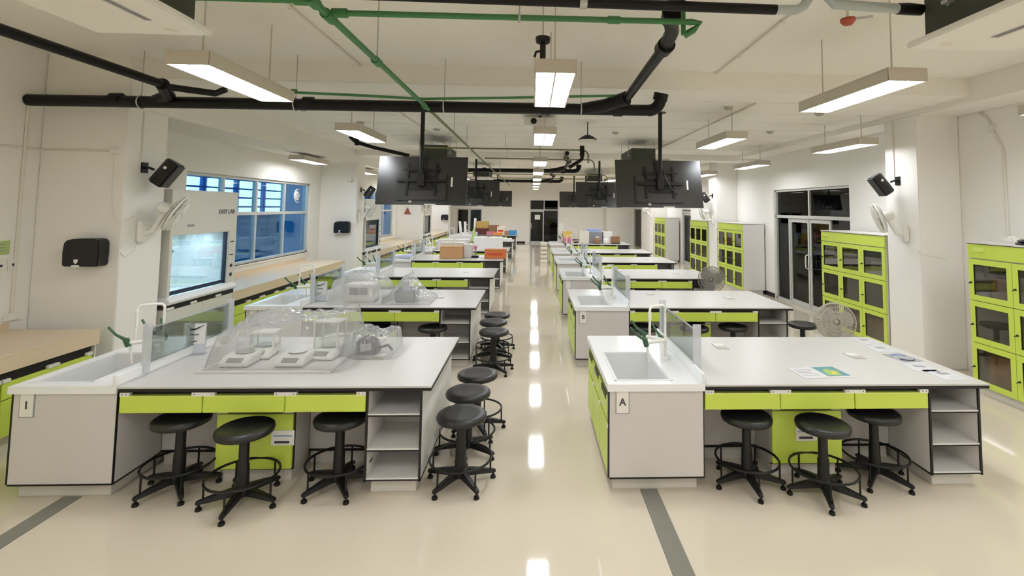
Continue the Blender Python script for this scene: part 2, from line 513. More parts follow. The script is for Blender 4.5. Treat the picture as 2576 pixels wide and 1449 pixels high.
# local x -> world -y (rot -90deg), local -y faces the room (-x)
glazed_door('door_1', (XR+0.09, 11.85, 0), -PI/2, [0, 0.62, 1.42, 2.2, 2.9], 1.95, 2.58, 'dark glass double door between two green cupboards', 'dark_glass', (1, 2), (1.36, 1.48))
glazed_door('door_2', (XR+0.09, 19.3, 0), -PI/2, [0, 1.1], 1.98, 2.10, 'narrow glass door beside the farther green cupboards', 'dark_glass', (0,), (0.98,))
d3 = thing('door_3', 'dark doorway at the far right corner', 'door', (XR+0.09, 26.5, 0)); d3['kind'] = 'structure'
MB().box(-0.1, 0.1, 0, 0.05, 0, 2.1).box(-0.1, 0.1, 2.0, 2.05, 0, 2.1).box(-0.1, 0.1, 0, 2.05, 2.05, 2.1).build('door_frame', 'alu', d3, bevel=0.004)
bxo('door_leaf', 'inner_dark', d3, 0.0, 0.04, 0.05, 2.0, 0.01, 2.05)
d4 = glazed_door('door_4', (EDR[0], Y1+0.09, 0), 0, [0, 0.85, 1.70], 1.95, 2.55, 'dark glass door at the end of the aisle', 'dark_glass', (0,), (0.1,))
bxo('notice', 'paper', d4, 0.30, 0.62, -0.03, -0.024, 1.38, 1.66)
ew = thing('window_4', 'dark window in the far end wall behind the boxes', 'window', (0, Y1+0.09, 0)); ew['kind'] = 'structure'
MB().box(-4.4, -4.34, -0.05, 0.05, 0.25, 1.98).box(-3.01, -2.95, -0.05, 0.05, 0.25, 1.98).box(-4.4, -2.95, -0.05, 0.05, 0.25, 0.31).box(-4.4, -2.95, -0.05, 0.05, 1.92, 1.98).box(-3.76, -3.62, -0.04, 0.04, 0.3, 1.95).build('window_frame', 'alu', ew, bevel=0.004)
bxo('pane', 'dark_glass', ew, -4.36, -3.7, -0.004, 0.004, 0.3, 1.94)
bxo('pane', 'blue_glass', ew, -3.66, -2.99, -0.004, 0.004, 0.3, 1.94)

# ------------------------------------------------------------------ ceiling lamps
def make_troffer(name, label, group, loc, zc):
    t = thing(name, label, 'ceiling lamp', loc, 0, group)
    L, W = 0.61, 0.15
    h = MB().box(-W, W, -L, L, 0.085, 0.10).box(-W, -W+0.012, -L, L, 0, 0.085).box(W-0.012, W, -L, L, 0, 0.085).box(-W, W, -L, -L+0.012, 0, 0.085).box(-W, W, L-0.012, L, 0, 0.085)
    h.build('housing', 'lamp_body', t, bevel=0.002)
    glow_box('diffuser', 'lamp_glow', 'lamp_body', t, -W+0.013, -0.006, -L+0.013, L-0.013, 0.014, 0.02)
    glow_box('diffuser', 'lamp_glow', 'lamp_body', t, 0.006, W-0.013, -L+0.013, L-0.013, 0.014, 0.02)
    bxo('spine', 'lamp_body', t, -0.006, 0.006, -L+0.013, L-0.013, 0.004, 0.03)
    for sy in (-0.45, 0.45):
        MB().cyl((0, sy, 0.10), (0, sy, zc-loc[2]), 0.006, 6).build('suspension_wire', 'lamp_body', t)
    return t
GRP = 'hanging fluorescent lamps'
rows = [-2.0, 1.0, 4.06, 7.0, 10.9, 14.05, 17.2, 20.2, 23.1, 26.2]  # first two rows are unseen lamps, added to brighten the near faces
ords = ['added unseen hindmost', 'added unseen nearest', 'first', 'second', 'third', 'fourth', 'fifth', 'sixth', 'seventh', 'eighth']
t0 = make_troffer('fluorescent_lamp', 'first hanging lamp above the central aisle, lit', GRP, (0.15, 4.06, 3.05), ZC1)
t1 = make_troffer('fluorescent_lamp', 'second hanging lamp above the central aisle, lit', GRP, (0.15, 7.0, 3.05), ZC2)
for i, y in enumerate(rows):
    src = t0 if y < 5 else t1
    for x, where in ((0.15, 'above the central aisle'), (-2.38, 'above the row of benches left of the aisle'), (2.72, 'above the row of benches right of the aisle')):
        if x == 0.15 and i in (2, 3): continue
        copy_tree(src, (x, y + (0.1 if x > 1 and i == 3 else 0), 3.05), label='%s hanging lamp %s, lit' % (ords[i], where))
t2 = make_troffer('fluorescent_lamp', 'first hanging lamp above the windows side counter, lit', GRP, (-4.75, 10.75, 3.0), 3.15)
for i, (y, w_) in enumerate(((14.2, 'second'), (17.9, 'third'), (22.5, 'fourth'), (25.3, 'fifth'))):
    copy_tree(t2, (-4.72, y, 3.0), label='%s hanging lamp above the windows side counter, lit' % w_)
t3 = make_troffer('fluorescent_lamp', 'first hanging lamp in front of the green cupboards, lit', GRP, (4.78, 7.45, 3.05), ZC2)
for i, (y, w_) in enumerate(((10.9, 'second'), (13.9, 'third'), (17.5, 'fourth'), (21.0, 'fifth'), (23.6, 'sixth'))):
    copy_tree(t3, (4.88, y, 3.05), label='%s hanging lamp in front of the green cupboards, lit' % w_)
for (y, w_) in ((4.0, 'added out of view hanging lamp above the nearest cupboard'), (1.0, 'added out of view hanging lamp by the right wall'), (-2.0, 'added unseen hindmost hanging lamp by the right wall')):
    copy_tree(t0, (4.88, y, 3.05), label=w_)  # unseen lamps added for more light on the right side
copy_tree(t2, (-4.72, -1.0, 3.0), label='added unseen hindmost hanging lamp by the window wall')  # unseen lamp added for light from behind the view

# ------------------------------------------------------------------ island benches
ZT = 0.78
def sink_cabinet(label, grp):
    t = thing('sink_cabinet', label, 'cabinet', (0, 0, 0), 0, grp)
    bxo('front_panel', 'grey_lam', t, 0.018, 0.728, 0.0, 0.018, 0.105, 0.735)
    bxo('rear_panel', 'grey_lam', t, 0.018, 0.728, 1.33, 1.348, 0.105, 0.735)
    bxo('inner_side_panel', 'pale_lam', t, 0.71, 0.728, 0.018, 1.33, 0.105, 0.735)
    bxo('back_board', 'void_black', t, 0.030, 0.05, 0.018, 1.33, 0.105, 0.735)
    bxo('edge_band', 'edge_black', t, 0.006, 0.018, -0.002, 0.02, 0.105, 0.735)
    bxo('edge_band', 'edge_black', t, 0.018, 0.73, -0.002, 0.02, 0.095, 0.107)
    bxo('edge_band', 'edge_black', t, 0.728, 0.734, -0.002, 0.014, 0.095, 0.735)
    bxo('inner_side_panel', 'grey_lam', t, 0.728, 0.733, 0.014, 1.34, 0.107, 0.735)
    bxo('edge_band', 'edge_black', t, 0.71, 0.734, 0.02, 1.34, 0.095, 0.107)
    bxo('plinth', 'plinth', t, 0.05, 0.69, 0.05, 1.30, 0.0, 0.096, bevel=0.003)
    for i in range(3):
        a = 0.02 + i*0.437
        dr = bxo('drawer', 'green_lam', t, 0.008, 0.03, a+0.004, a+0.433, 0.49, 0.665, bevel=0.002)
        bxo('finger_pull', 'edge_black', dr, 0.004, 0.012, a+0.10, a+0.34, 0.63, 0.672)
        bxo('clip', 'clip_white', t, 0.002, 0.02, a-0.02, a+0.02, 0.462, 0.486)
        bxo('door', 'green_lam', t, 0.008, 0.03, a+0.004, a+0.433, 0.11, 0.46, bevel=0.002)
    return t
def sink_top(label, grp):
    t = thing('sink_counter', label, 'sink', (0, 0, 0), 0, grp)
    x0, x1, y0, y1 = 0.085, 0.49, 0.065, 0.78
    z0, z1 = 0.738, 0.79
    mb = MB().box(0, 0.735, -0.03, y0, z0, z1).box(0, 0.735, y1, 1.38, z0, z1).box(0, x0, y0, y1, z0, z1).box(x1, 0.735, y0, y1, z0, z1)
    mb.build('counter_slab', 'sink_white', t, smooth=0)
    mb = MB(); th = 0.006
    mb.box(x0+0.001, x0+th, y0+0.001, y1-0.001, 0.52, z1-0.002).box(x1-th, x1-0.001, y0+0.001, y1-0.001, 0.52, z1-0.002).box(x0+th, x1-th, y0+0.001, y0+th, 0.52, z1-0.002).box(x0+th, x1-th, y1-th, y1-0.001, 0.52, z1-0.002).box(x0+0.001, x1-0.001, y0+0.001, y1-0.001, 0.512, 0.52)
    bs = mb.build('basin', 'basin', t, smooth=0)
    MB().lathe([(0.045, 0.0), (0.05, 0.006), (0.03, 0.008)], (0.29, 0.42, 0.52)).build('drain', 'steel', bs)
    rim = MB()
    rim.box(x0-0.02, x0-0.004, y0-0.02, y1+0.02, z1, z1+0.006).box(x1+0.004, x1+0.02, y0-0.02, y1+0.02, z1, z1+0.006).box(x0-0.02, x1+0.02, y0-0.02, y0-0.004, z1, z1+0.006).box(x0-0.02, x1+0.02, y1+0.004, y1+0.02, z1, z1+0.006)
    rim.build('rim', 'sink_white', t, bevel=0.002)
    bxo('splash_ledge', 'sink_white', t, 0.712, 0.738, -0.03, 1.38, z1, 0.865, bevel=0.004)
    return t
def faucet(label, grp):
    """origin at the post on the sink deck"""
    t = thing('lab_faucet', label, 'faucet', (0, 0, 0), 0, grp)
    MB().lathe([(0.035, 0), (0.035, 0.012), (0.02, 0.02)]).build('base', 'white_plastic', t)
    MB().cyl((0, 0, 0), (0, 0, 0.20), 0.014, 12).build('post', 'white_plastic', t)
    dv = Vector((-0.155, -0.085, 0)); L_ = dv.length; dv.normalize()
    arch = [Vector((0, 0, 0.18)), Vector((0, 0, 0.43))] + arc(dv*0.035 + Vector((0, 0, 0.43)), PI, PI/2, 0.035, dv, (0, 0, 1), 5) + [dv*(L_-0.035) + Vector((0, 0, 0.465))] + arc(dv*(L_-0.035) + Vector((0, 0, 0.43)), PI/2, 0, 0.035, dv, (0, 0, 1), 5) + [dv*L_ + Vector((0, 0, 0.36)), dv*(L_+0.004) + Vector((0, 0, 0.20))]
    sp = MB().tube(arch, 0.0105, 10).build('gooseneck', 'white_plastic', t)
    MB().cyl(dv*L_ + Vector((0, 0, 0.42)), dv*L_ + Vector((0, 0, 0.36)), 0.0145, 10).build('collar', 'white_plastic', sp)
    for (dx, dy) in ((-0.19, -0.11), (-0.15, 0.10)):
        ar = MB().tube([(0, 0, 0.155), (dx*0.5, dy*0.5, 0.165), (dx, dy, 0.165)], 0.016, 10).build('side_arm', 'white_plastic', t)
        MB().tube([(dx*0.93, dy*0.93, 0.16), (dx*0.95, dy*0.95, 0.12), (dx*0.9, dy*0.9, 0.04), (dx*0.88, dy*0.88, 0.0)], 0.009, 8).build('spout', 'white_plastic', ar)
        kb = MB().cyl((dx, dy, 0.14), (dx*1.1, dy*1.1, 0.20), 0.022, 10).build('valve_knob', 'tap_green', ar)
        MB().tube([(dx*1.1, dy*1.1, 0.195), (dx*1.35-0.02, dy*1.2, 0.235), (dx*1.5-0.05, dy*1.3, 0.30)], 0.010, 8, radii=[0.014, 0.010, 0.009]).build('lever', 'tap_green', ar)
    kb = MB().cyl((0.0, 0.02, 0.165), (-0.03, 0.07, 0.175), 0.02, 10).build('valve_knob', 'tap_green', t)
    MB().tube([(-0.03, 0.06, 0.18), (-0.07, 0.09, 0.24), (-0.11, 0.12, 0.31)], 0.01, 8, radii=[0.014, 0.010, 0.009]).build('lever', 'tap_green', t)
    return t
def splash_screen(label, grp):
    t = thing('splash_screen', label, 'glass screen', (0, 0, 0), 0, grp)
    bxo('glass_panel', 'clear_glass', t, -0.003, 0.003, 0.02, 1.05, 0.0, 0.27)
    bxo('top_trim', 'acrylic', t, -0.006, 0.006, 0.02, 1.05, 0.262, 0.27)
    for y in (0.0, 1.05):
        bxo('end_plate', 'acrylic', t, -0.02, 0.045, y, y+0.012, -0.065, 0.31, bevel=0.002)
    return t
def worktop(label, grp):
    t = thing('worktop', label, 'worktop', (0, 0, 0), 0, grp)
    bxo('slab', 'top_white', t, 0.742, 2.967, -0.02, 1.37, 0.767, ZT, bevel=0.002)
    bxo('dark_edge', 'edge_black', t, 0.742, 2.965, -0.016, 1.366, 0.744, 0.767)
    for (x, y) in ((2.37, 0.70), (1.25, 1.02)):
        op = MB().box(x-0.055, x+0.055, y-0.09, y+0.09, ZT, ZT+0.004).build('outlet_plate', 'outlet_grey', t, bevel=0.001)
        bxo('flap', 'pale_lam', op, x-0.05, x+0.05, y-0.002, y+0.085, ZT+0.004, ZT+0.0055)
    return t
def drawer_unit(label, grp):
    t = thing('drawer_unit', label, 'drawers', (0, 0, 0), 0, grp)
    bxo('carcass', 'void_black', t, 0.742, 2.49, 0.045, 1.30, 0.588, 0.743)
    for i in range(3):
        a = 0.744 + i*0.583
        d = bxo('drawer', 'green_lam', t, a, a+0.577, 0.002, 0.05, 0.59, 0.708, bevel=0.003)
        bxo('top_lip', 'green_lite', d, a+0.002, a+0.575, -0.001, 0.048, 0.703, 0.712)
    for a, b in ((0.744, 0.812), (1.327-0.08, 1.327+0.08), (1.91-0.08, 1.91+0.08), (2.42, 2.488)):
        c = bxo('pull_plate', 'clip_white', t, a, b, -0.004, 0.03, 0.708, 0.736, bevel=0.002)
        for s in (a+0.02, b-0.02):
            MB().cyl((s, -0.006, 0.722), (s, 0.0, 0.722), 0.004, 6).build('screw', 'print_dark', c)
    for a, b in ((0.742, 1.33), (1.905, 2.49)):
        p = bxo('modesty_panel', 'grey_lam', t, a, b, 0.46, 0.476, 0.12, 0.588)
        bxo('edge_band', 'edge_black', p, a, b, 0.452, 0.48, 0.105, 0.122)
        bxo('plinth', 'plinth', p, a, b, 0.49, 0.52, 0.0, 0.105)
        bxo('modesty_panel', 'grey_lam', t, a, b, 0.86, 0.876, 0.0, 0.588)
    return t
def pedestal(label, grp):
    t = thing('pedestal_cabinet', label, 'cabinet', (0, 0, 0), 0, grp)
    bxo('body', 'grey_lam', t, 1.334, 1.90, 0.19, 1.16, 0.105, 0.588)
    bxo('edge_band', 'edge_black', t, 1.330, 1.904, 0.186, 0.20, 0.098, 0.106)
    bxo('edge_band', 'edge_black', t, 1.898, 1.906, 0.186, 0.20, 0.098, 0.588)
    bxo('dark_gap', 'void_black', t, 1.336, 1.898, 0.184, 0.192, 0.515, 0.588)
    for a in (1.336, 1.823):
        bxo('clip', 'clip_white', t, a, a+0.075, 0.168, 0.19, 0.518, 0.545, bevel=0.002)
    bxo('door', 'green_lam', t, 1.336, 1.898, 0.166, 0.19, 0.11, 0.512, bevel=0.003)
    bxo('plinth', 'plinth', t, 1.36, 1.875, 0.23, 1.12, 0.0, 0.105)
    return t
def shelf_unit(label, grp):
    t = thing('shelf_unit', label, 'shelf', (0, 0, 0), 0, grp)
    for a in (2.492, 2.884):
        p = bxo('side_panel', 'pale_lam', t, a, a+0.014, 0.012, 1.345, 0.105, 0.743)
        bxo('edge_band', 'edge_black', p, a-0.001, a+0.015, 0.0, 0.012, 0.10, 0.743)
        bxo('edge_band', 'edge_black', p, a-0.002, a+0.016, 0.0, 1.345, 0.094, 0.106)
    for y in (0.46, 0.88):
        bxo('back_panel', 'grey_lam', t, 2.506, 2.884, y, y+0.014, 0.105, 0.743)
    for z in (0.107, 0.315, 0.562):
        s = bxo('shelf_board', 'pale_lam', t, 2.506, 2.884, 0.012, 0.46, z, z+0.014)
        bxo('edge_band', 'edge_black', s, 2.506, 2.884, 0.0, 0.012, z-0.007, z+0.003)
        bxo('edge_band', 'pale_lam', s, 2.506, 2.884, 0.002, 0.012, z+0.003, z+0.014)
    for z in (0.107, 0.43):
        bxo('shelf_board', 'pale_lam', t, 2.506, 2.884, 0.894, 1.34, z, z+0.014)
    bxo('plinth', 'plinth', t, 2.53, 2.86, 0.05, 1.30, 0, 0.096, bevel=0.003)
    return t
KINDS = [
    (sink_cabinet, 'grey and green sink cabinet of %s', 'sink cabinets of the benches', (0, 0, 0)),
    (sink_top, 'white sink counter with deep basin on %s', 'sink counters of the benches', (0, 0, 0)),
    (faucet, 'white triple lab faucet with green levers on %s', 'lab faucets', (0.60, 0.60, 0.79)),
    (splash_screen, 'clear splash screen above the sink ledge of %s', 'splash screens', (0.742, 0.21, 0.865)),
    (worktop, 'white worktop with dark edge of %s', 'bench worktops', (0, 0, 0)),
    (drawer_unit, 'row of three green drawers under %s', 'drawer rows of the benches', (0, 0, 0)),
    (pedestal, 'green door pedestal cabinet under %s', 'pedestal cabinets', (0, 0, 0)),
    (shelf_unit, 'open grey shelf unit at the end of %s', 'shelf units of the benches', (0, 0, 0)),
]
RIGHT = [(0.580, 3.80, 'the bench marked A'), (0.580, 6.70, 'the bench marked B'), (0.580, 9.47, 'the third bench right of the aisle'),
         (0.60, 12.2, 'the fourth bench right of the aisle'), (0.62, 14.75, 'the fifth bench right of the aisle'), (0.64, 18.1, 'the sixth bench right of the aisle')]
LEFT = [(-3.690, 3.80, 'the bench marked I'), (-3.690, 6.68, 'the second bench left of the aisle'), (-3.685, 9.52, 'the third bench left of the aisle'),
        (-3.68, 12.42, 'the fourth bench left of the aisle'), (-3.67, 15.0, 'the fifth bench left of the aisle'),
        (-3.67, 19.2, 'the sixth bench left of the aisle'), (-3.66, 23.4, 'the seventh bench left of the aisle')]
protos = None
BENCH = {}
for (bx, by, nm) in LEFT[:1] + RIGHT + LEFT[1:]:
    cur = []
    for q, (fn, lab, grp, off) in enumerate(KINDS):
        loc = (bx+off[0], by+off[1], off[2])
        if protos is None:
            o = fn(lab % nm, grp); o.location = loc
        else:
            if fn is splash_screen and by > 13: continue
            o = copy_tree(protos[q], loc, label=lab % nm)
        cur.append(o)
    if protos is None:
        protos = cur
    BENCH[nm] = cur
# bench plaques with their letters
def plaque(cabinet, letter):
    p = bxo('plaque', 'clip_white', cabinet, 0.068, 0.160, -0.008, 0.0, 0.572, 0.732, bevel=0.002)
    MB().box(0.062, 0.166, -0.004, 0.0, 0.566, 0.738).build('plaque_frame', 'print_grey', p)
    if letter:
        text(letter, 0.075, 'print_dark', p, frame_m((0.114, -0.0095, 0.652), (1, 0, 0), (0, 0, 1)), 'letter', 0.001, 0.0015)
plaque(BENCH['the bench marked A'][0], 'A')
plaque(BENCH['the bench marked B'][0], 'B')
plaque(BENCH['the bench marked I'][0], 'I')
plaque(BENCH['the third bench right of the aisle'][0], '')
plaque(BENCH['the second bench left of the aisle'][0], '')

# ------------------------------------------------------------------ stools
def make_stool(label):
    t = thing('lab_stool', label, 'stool', (0, 0, 0), 0, 'black laboratory stools')
    MB().lathe([(0.10, 0.462), (0.165, 0.466), (0.186, 0.476), (0.192, 0.495), (0.188, 0.512), (0.172, 0.523), (0.12, 0.521), (0.0, 0.517)], seg=36).build('seat', 'black_seat', t, smooth=50)
    MB().lathe([(0.075, 0.445), (0.075, 0.455), (0.03, 0.463)], seg=16).build('seat_plate', 'black_metal', t)
    MB().lathe([(0.042, 0.09), (0.040, 0.25), (0.034, 0.27), (0.033, 0.45)], seg=18).build('column', 'black_plastic', t)
    MB().lathe([(0.052, 0.055), (0.06, 0.08), (0.055, 0.11), (0.042, 0.12)], seg=18).build('hub', 'black_plastic', t)
    ring = [(0.232*math.cos(a), 0.232*math.sin(a), 0.192) for a in [2*PI*k/32 for k in range(32)]]
    MB().tube(ring, 0.009, 8, closed=True).build('foot_ring', 'black_metal', t)
    leg = MB().prism([(0.03, -0.026, 0.06), (0.03, 0.026, 0.06), (0.03, 0.022, 0.108), (0.03, -0.022, 0.108)], (0, 0, 0))
    leg = MB()
    b = len(leg.v)
    sec = [(0.03, 0.028, 0.060, 0.112), (0.15, 0.024, 0.052, 0.092), (0.262, 0.018, 0.042, 0.066), (0.275, 0.012, 0.044, 0.060)]
    for x, w, z0, z1 in sec:
        leg.v += [(x, -w, z0), (x, w, z0), (x, w*0.8, z1), (x, -w*0.8, z1)]
    for i in range(3):
        for k in range(4):
            k2 = (k+1) % 4
            leg.face([4*i+k, 4*i+k2, 4*i+4+k2, 4*i+4+k])
    leg.face([3, 2, 1, 0]); leg.face([12, 13, 14, 15])
    lm = leg.mesh('leg', ['black_plastic'], bevel=0.004)
    gm = MB().lathe([(0.020, 0.0), (0.022, 0.008), (0.018, 0.02), (0.009, 0.022), (0.009, 0.055)], (0.255, 0, 0), seg=12).mesh('glide', ['black_metal'])
    pm = MB().cyl((0.232, 0, 0.055), (0.232, 0, 0.192), 0.007, 8).mesh('ring_post', ['black_metal'])
    for k in range(5):
        l = inst('leg', lm, t, (0, 0, 0), (0, 0, 2*PI*k/5))
        inst('glide', gm, l)
        inst('ring_post', pm, l)
    return t
stools = [
    (-2.58, 3.92, 0.35, 'black stool half under the drawers nearest the sink of bench I'),
    (-2.02, 3.74, 1.0, 'black stool standing out before the green door under bench I'),
    (-1.42, 3.92, 0.25, 'black stool under bench I beside its open shelf unit'),
    (-0.52, 3.95, 0.3, 'front stool of the three in the aisle beside bench I'),
    (-0.53, 4.42, 0.75, 'middle stool of the three in the aisle beside bench I'),
    (-0.50, 4.88, 0.1, 'rear stool of the three in the aisle beside bench I'),
    (1.68, 3.90, 0.9, 'black stool under bench A nearest the sink cabinet'),
    (2.19, 3.74, 0.6, 'black stool before the green door under bench A'),
    (2.73, 3.95, 0.2, 'black stool under bench A beside its open shelf unit'),
    (-0.47, 6.52, 0.4, 'front stool of the three in the aisle beside the second left bench'),
    (-0.52, 7.05, 0.9, 'middle stool of the three in the aisle beside the second left bench'),
    (-0.50, 7.50, 0.2, 'rear stool of the three in the aisle beside the second left bench'),
    (-1.29, 6.72, 0.5, 'black stool under the second left bench beside its shelf unit'),
    (-1.95, 6.74, 0.1, 'black stool under the middle of the second left bench'),
    (1.52, 6.78, 0.3, 'black stool under bench B nearest the sink cabinet'),
    (2.20, 6.72, 0.7, 'black stool before the green door under bench B'),
    (2.76, 6.80, 0.2, 'black stool under bench B beside its shelf unit'),
    (3.80, 6.92, 0.5, 'black stool standing off the end of bench B'),
    (1.75, 9.55, 0.5, 'black stool under the third right bench nearest its sink'),
    (2.75, 9.55, 0.9, 'black stool under the third right bench near its shelves'),
]
st0 = None
for (x, y, r, lab) in stools:
    if st0 is None:
        st0 = make_stool(lab); st0.location = (x, y, 0); st0.rotation_euler = (0, 0, r)
    else:
        copy_tree(st0, (x, y, 0), r, lab)

# ------------------------------------------------------------------ wall counters on the window side
def wall_counter(y0, y1, label):
    t = thing('side_counter', label, 'counter', (0, 0, 0))
    bxo('top', 'beige_top', t, XL+0.002, -4.42, y0, y1, 0.78, 0.80, bevel=0.003)
    bxo('apron', 'beige_top', t, -4.44, -4.422, y0, y1, 0.655, 0.78)
    bxo('end_board', 'hood_body', t, -5.30, -4.45, y1-0.02, y1-0.001, 0.1, 0.78)
    bxo('upstand', 'beige_top', t, XL+0.002, XL+0.02, y0, y1, 0.80, 0.86)
    return t
wall_counter(-0.6, 5.40, 'beige wall counter in the near left corner')
wall_counter(7.67, 12.07, 'long beige wall counter under the big blue window')
wall_counter(14.85, 19.9, 'beige wall counter beyond the second fume hood')
wall_counter(21.9, 26.5, 'beige wall counter beyond the third fume hood')
def make_under(label):
    t = thing('base_cabinet', label, 'cabinet', (0, 0, 0), 0, 'green cabinets under the wall counters')
    bxo('body', 'grey_lam', t, -0.85, -0.04, 0.003, 0.867, 0.10, 0.655)
    bxo('dark_gap', 'void_black', t, -0.045, -0.035, 0.003, 0.867, 0.56, 0.655)
    d = bxo('drawer', 'green_lam', t, -0.036, -0.014, 0.006, 0.864, 0.42, 0.562, bevel=0.003)
    for s in (0.006, 0.40, 0.80):
        bxo('pull_plate', 'clip_white', t, -0.036, -0.006, s, s+0.064 + (0.05 if s == 0.40 else 0), 0.562, 0.59, bevel=0.002)
    for a in (0.006, 0.437):
        bxo('door', 'green_lam', t, -0.036, -0.014, a, a+0.427, 0.105, 0.412, bevel=0.003)
    bxo('plinth', 'plinth', t, -0.80, -0.08, 0.0, 0.87, 0.0, 0.098)
    return t
u0_ = None
for base, n, nm in ((1.0, 5, 'near left wall counter'), (7.68, 5, 'wall counter under the big window'), (14.9, 5, 'wall counter beyond the second fume hood'), (22.0, 5, 'wall counter beyond the third fume hood')):
    for i in range(n):
        lab = '%s green base cabinet under the %s' % (('first', 'second', 'third', 'fourth', 'fifth')[i], nm)
        loc = (-4.43, base + i*0.872, 0)
        if u0_ is None:
            u0_ = make_under(lab); u0_.location = loc
        else:
            copy_tree(u0_, loc, label=lab)

# ------------------------------------------------------------------ fume hoods
def make_hood(label, lit):
    """local: y along the wall 0..1.36, front face at x=0, body goes to -x"""
    t = thing('fume_hood', label, 'fume hood', (0, 0, 0), 0, 'fume hoods along the window wall')
    W = 1.36
    b = MB().box(-0.85, -0.02, 0.01, W-0.01, 0.10, 0.80).build('base_cabinet', 'hood_body', t, bevel=0.003)
    bxo('dark_gap', 'void_black', t, -0.025, 0.004, 0.01, W-0.01, 0.80, 0.865)
    for s in (0.0, 0.42, 0.93):
        bxo('clip', 'clip_white', t, -0.01, 0.012, s+0.01, s+0.13, 0.80, 0.83, bevel=0.002)
    for a in (0.012, W/2+0.002):
        bxo('cabinet_door', 'hood_body', t, -0.02, 0.0, a, a+W/2-0.016, 0.11, 0.795, bevel=0.003)
    bxo('plinth', 'plinth', t, -0.8, -0.06, 0.02, W-0.02, 0.0, 0.10)
    MB().prism([(-0.85, 0.0, 0.865), (0.03, 0.0, 0.865), (0.05, 0.0, 0.90), (0.0, 0.0, 0.955), (-0.85, 0.0, 0.955)], (0, W, 0)).build('work_surface', 'sink_white', t, bevel=0.004)
    for a in (0.0, W-0.17):
        bxo('side_post', 'hood_body', t, -0.85, 0.0, a, a+0.17 if a > 0 else a+0.05, 0.955, 1.70, bevel=0.003)
    bxo('upper_panel', 'hood_body', t, -0.85, 0.0, 0.0, W, 1.70, 2.27, bevel=0.004)
    ln = MB().box(-0.70, -0.69, 0.05, W-0.17, 0.955, 1.70).build('back_liner', 'hood_liner', t)
    for yj in (0.42, 0.80):
        bxo('liner_joint', 'print_grey', ln, -0.692, -0.688, yj, yj+0.006, 0.96, 1.69)
    bxo('side_liner', 'hood_liner', t, -0.69, -0.01, 0.05, 0.06, 0.955, 1.70)
    bxo('side_liner', 'hood_liner', t, -0.69, -0.01, W-0.18, W-0.17, 0.955, 1.70)
    bxo('sash_glass', 'hood_glass', t, -0.05, -0.046, 0.06, W-0.18, 1.02, 1.70)
    bxo('sash_rail', 'sash_dark', t, -0.06, -0.03, 0.05, W-0.17, 0.965, 1.015, bevel=0.003)
    bxo('sash_stile', 'sash_dark', t, -0.06, -0.02, W-0.215, W-0.17, 0.965, 1.70, bevel=0.003)
    for z in (1.05, 1.18):
        bxo('switch', 'print_dark', t, 0.0, 0.006, W-0.12, W-0.07, z, z+0.045)
    for z in (1.36, 1.55):
        MB().cyl((0.0, W-0.14, z), (0.0, W-0.06, z), 0.008, 8).build('service_knob', 'print_dark', t)
    bxo('air_indicator', 'print_grey', t, 0.0, 0.006, 0.30, 0.42, 1.80, 1.83)
    if lit:
        glow_box('interior_lamp', 'hood_lamp', 'lamp_body', t, -0.45, -0.25, 0.15, W-0.3, 1.680, 1.695)
        for (y, z) in ((0.98, 1.30), (1.02, 1.42)):
            MB().cyl((-0.69, y, z), (-0.66, y, z), 0.018, 10).build('service_outlet', 'tap_green', t)
    return t
h1 = make_hood('lit fume hood with bright interior beside the near column', True)
h1.location = (-4.40, 6.28, 0)
text('EASY LAB', 0.088, 'print_dark', h1, frame_m((0.003, 1.10, 1.985), (0, 1, 0), (0, 0, 1)), 'lettering', 0.001, 0.001)
h2 = make_hood('unlit fume hood beside the second column', False)
h2.location = (-4.40, 13.4, 0)
copy_tree(h2, (-4.40, 20.62, 0), label='unlit fume hood farthest down the window wall')

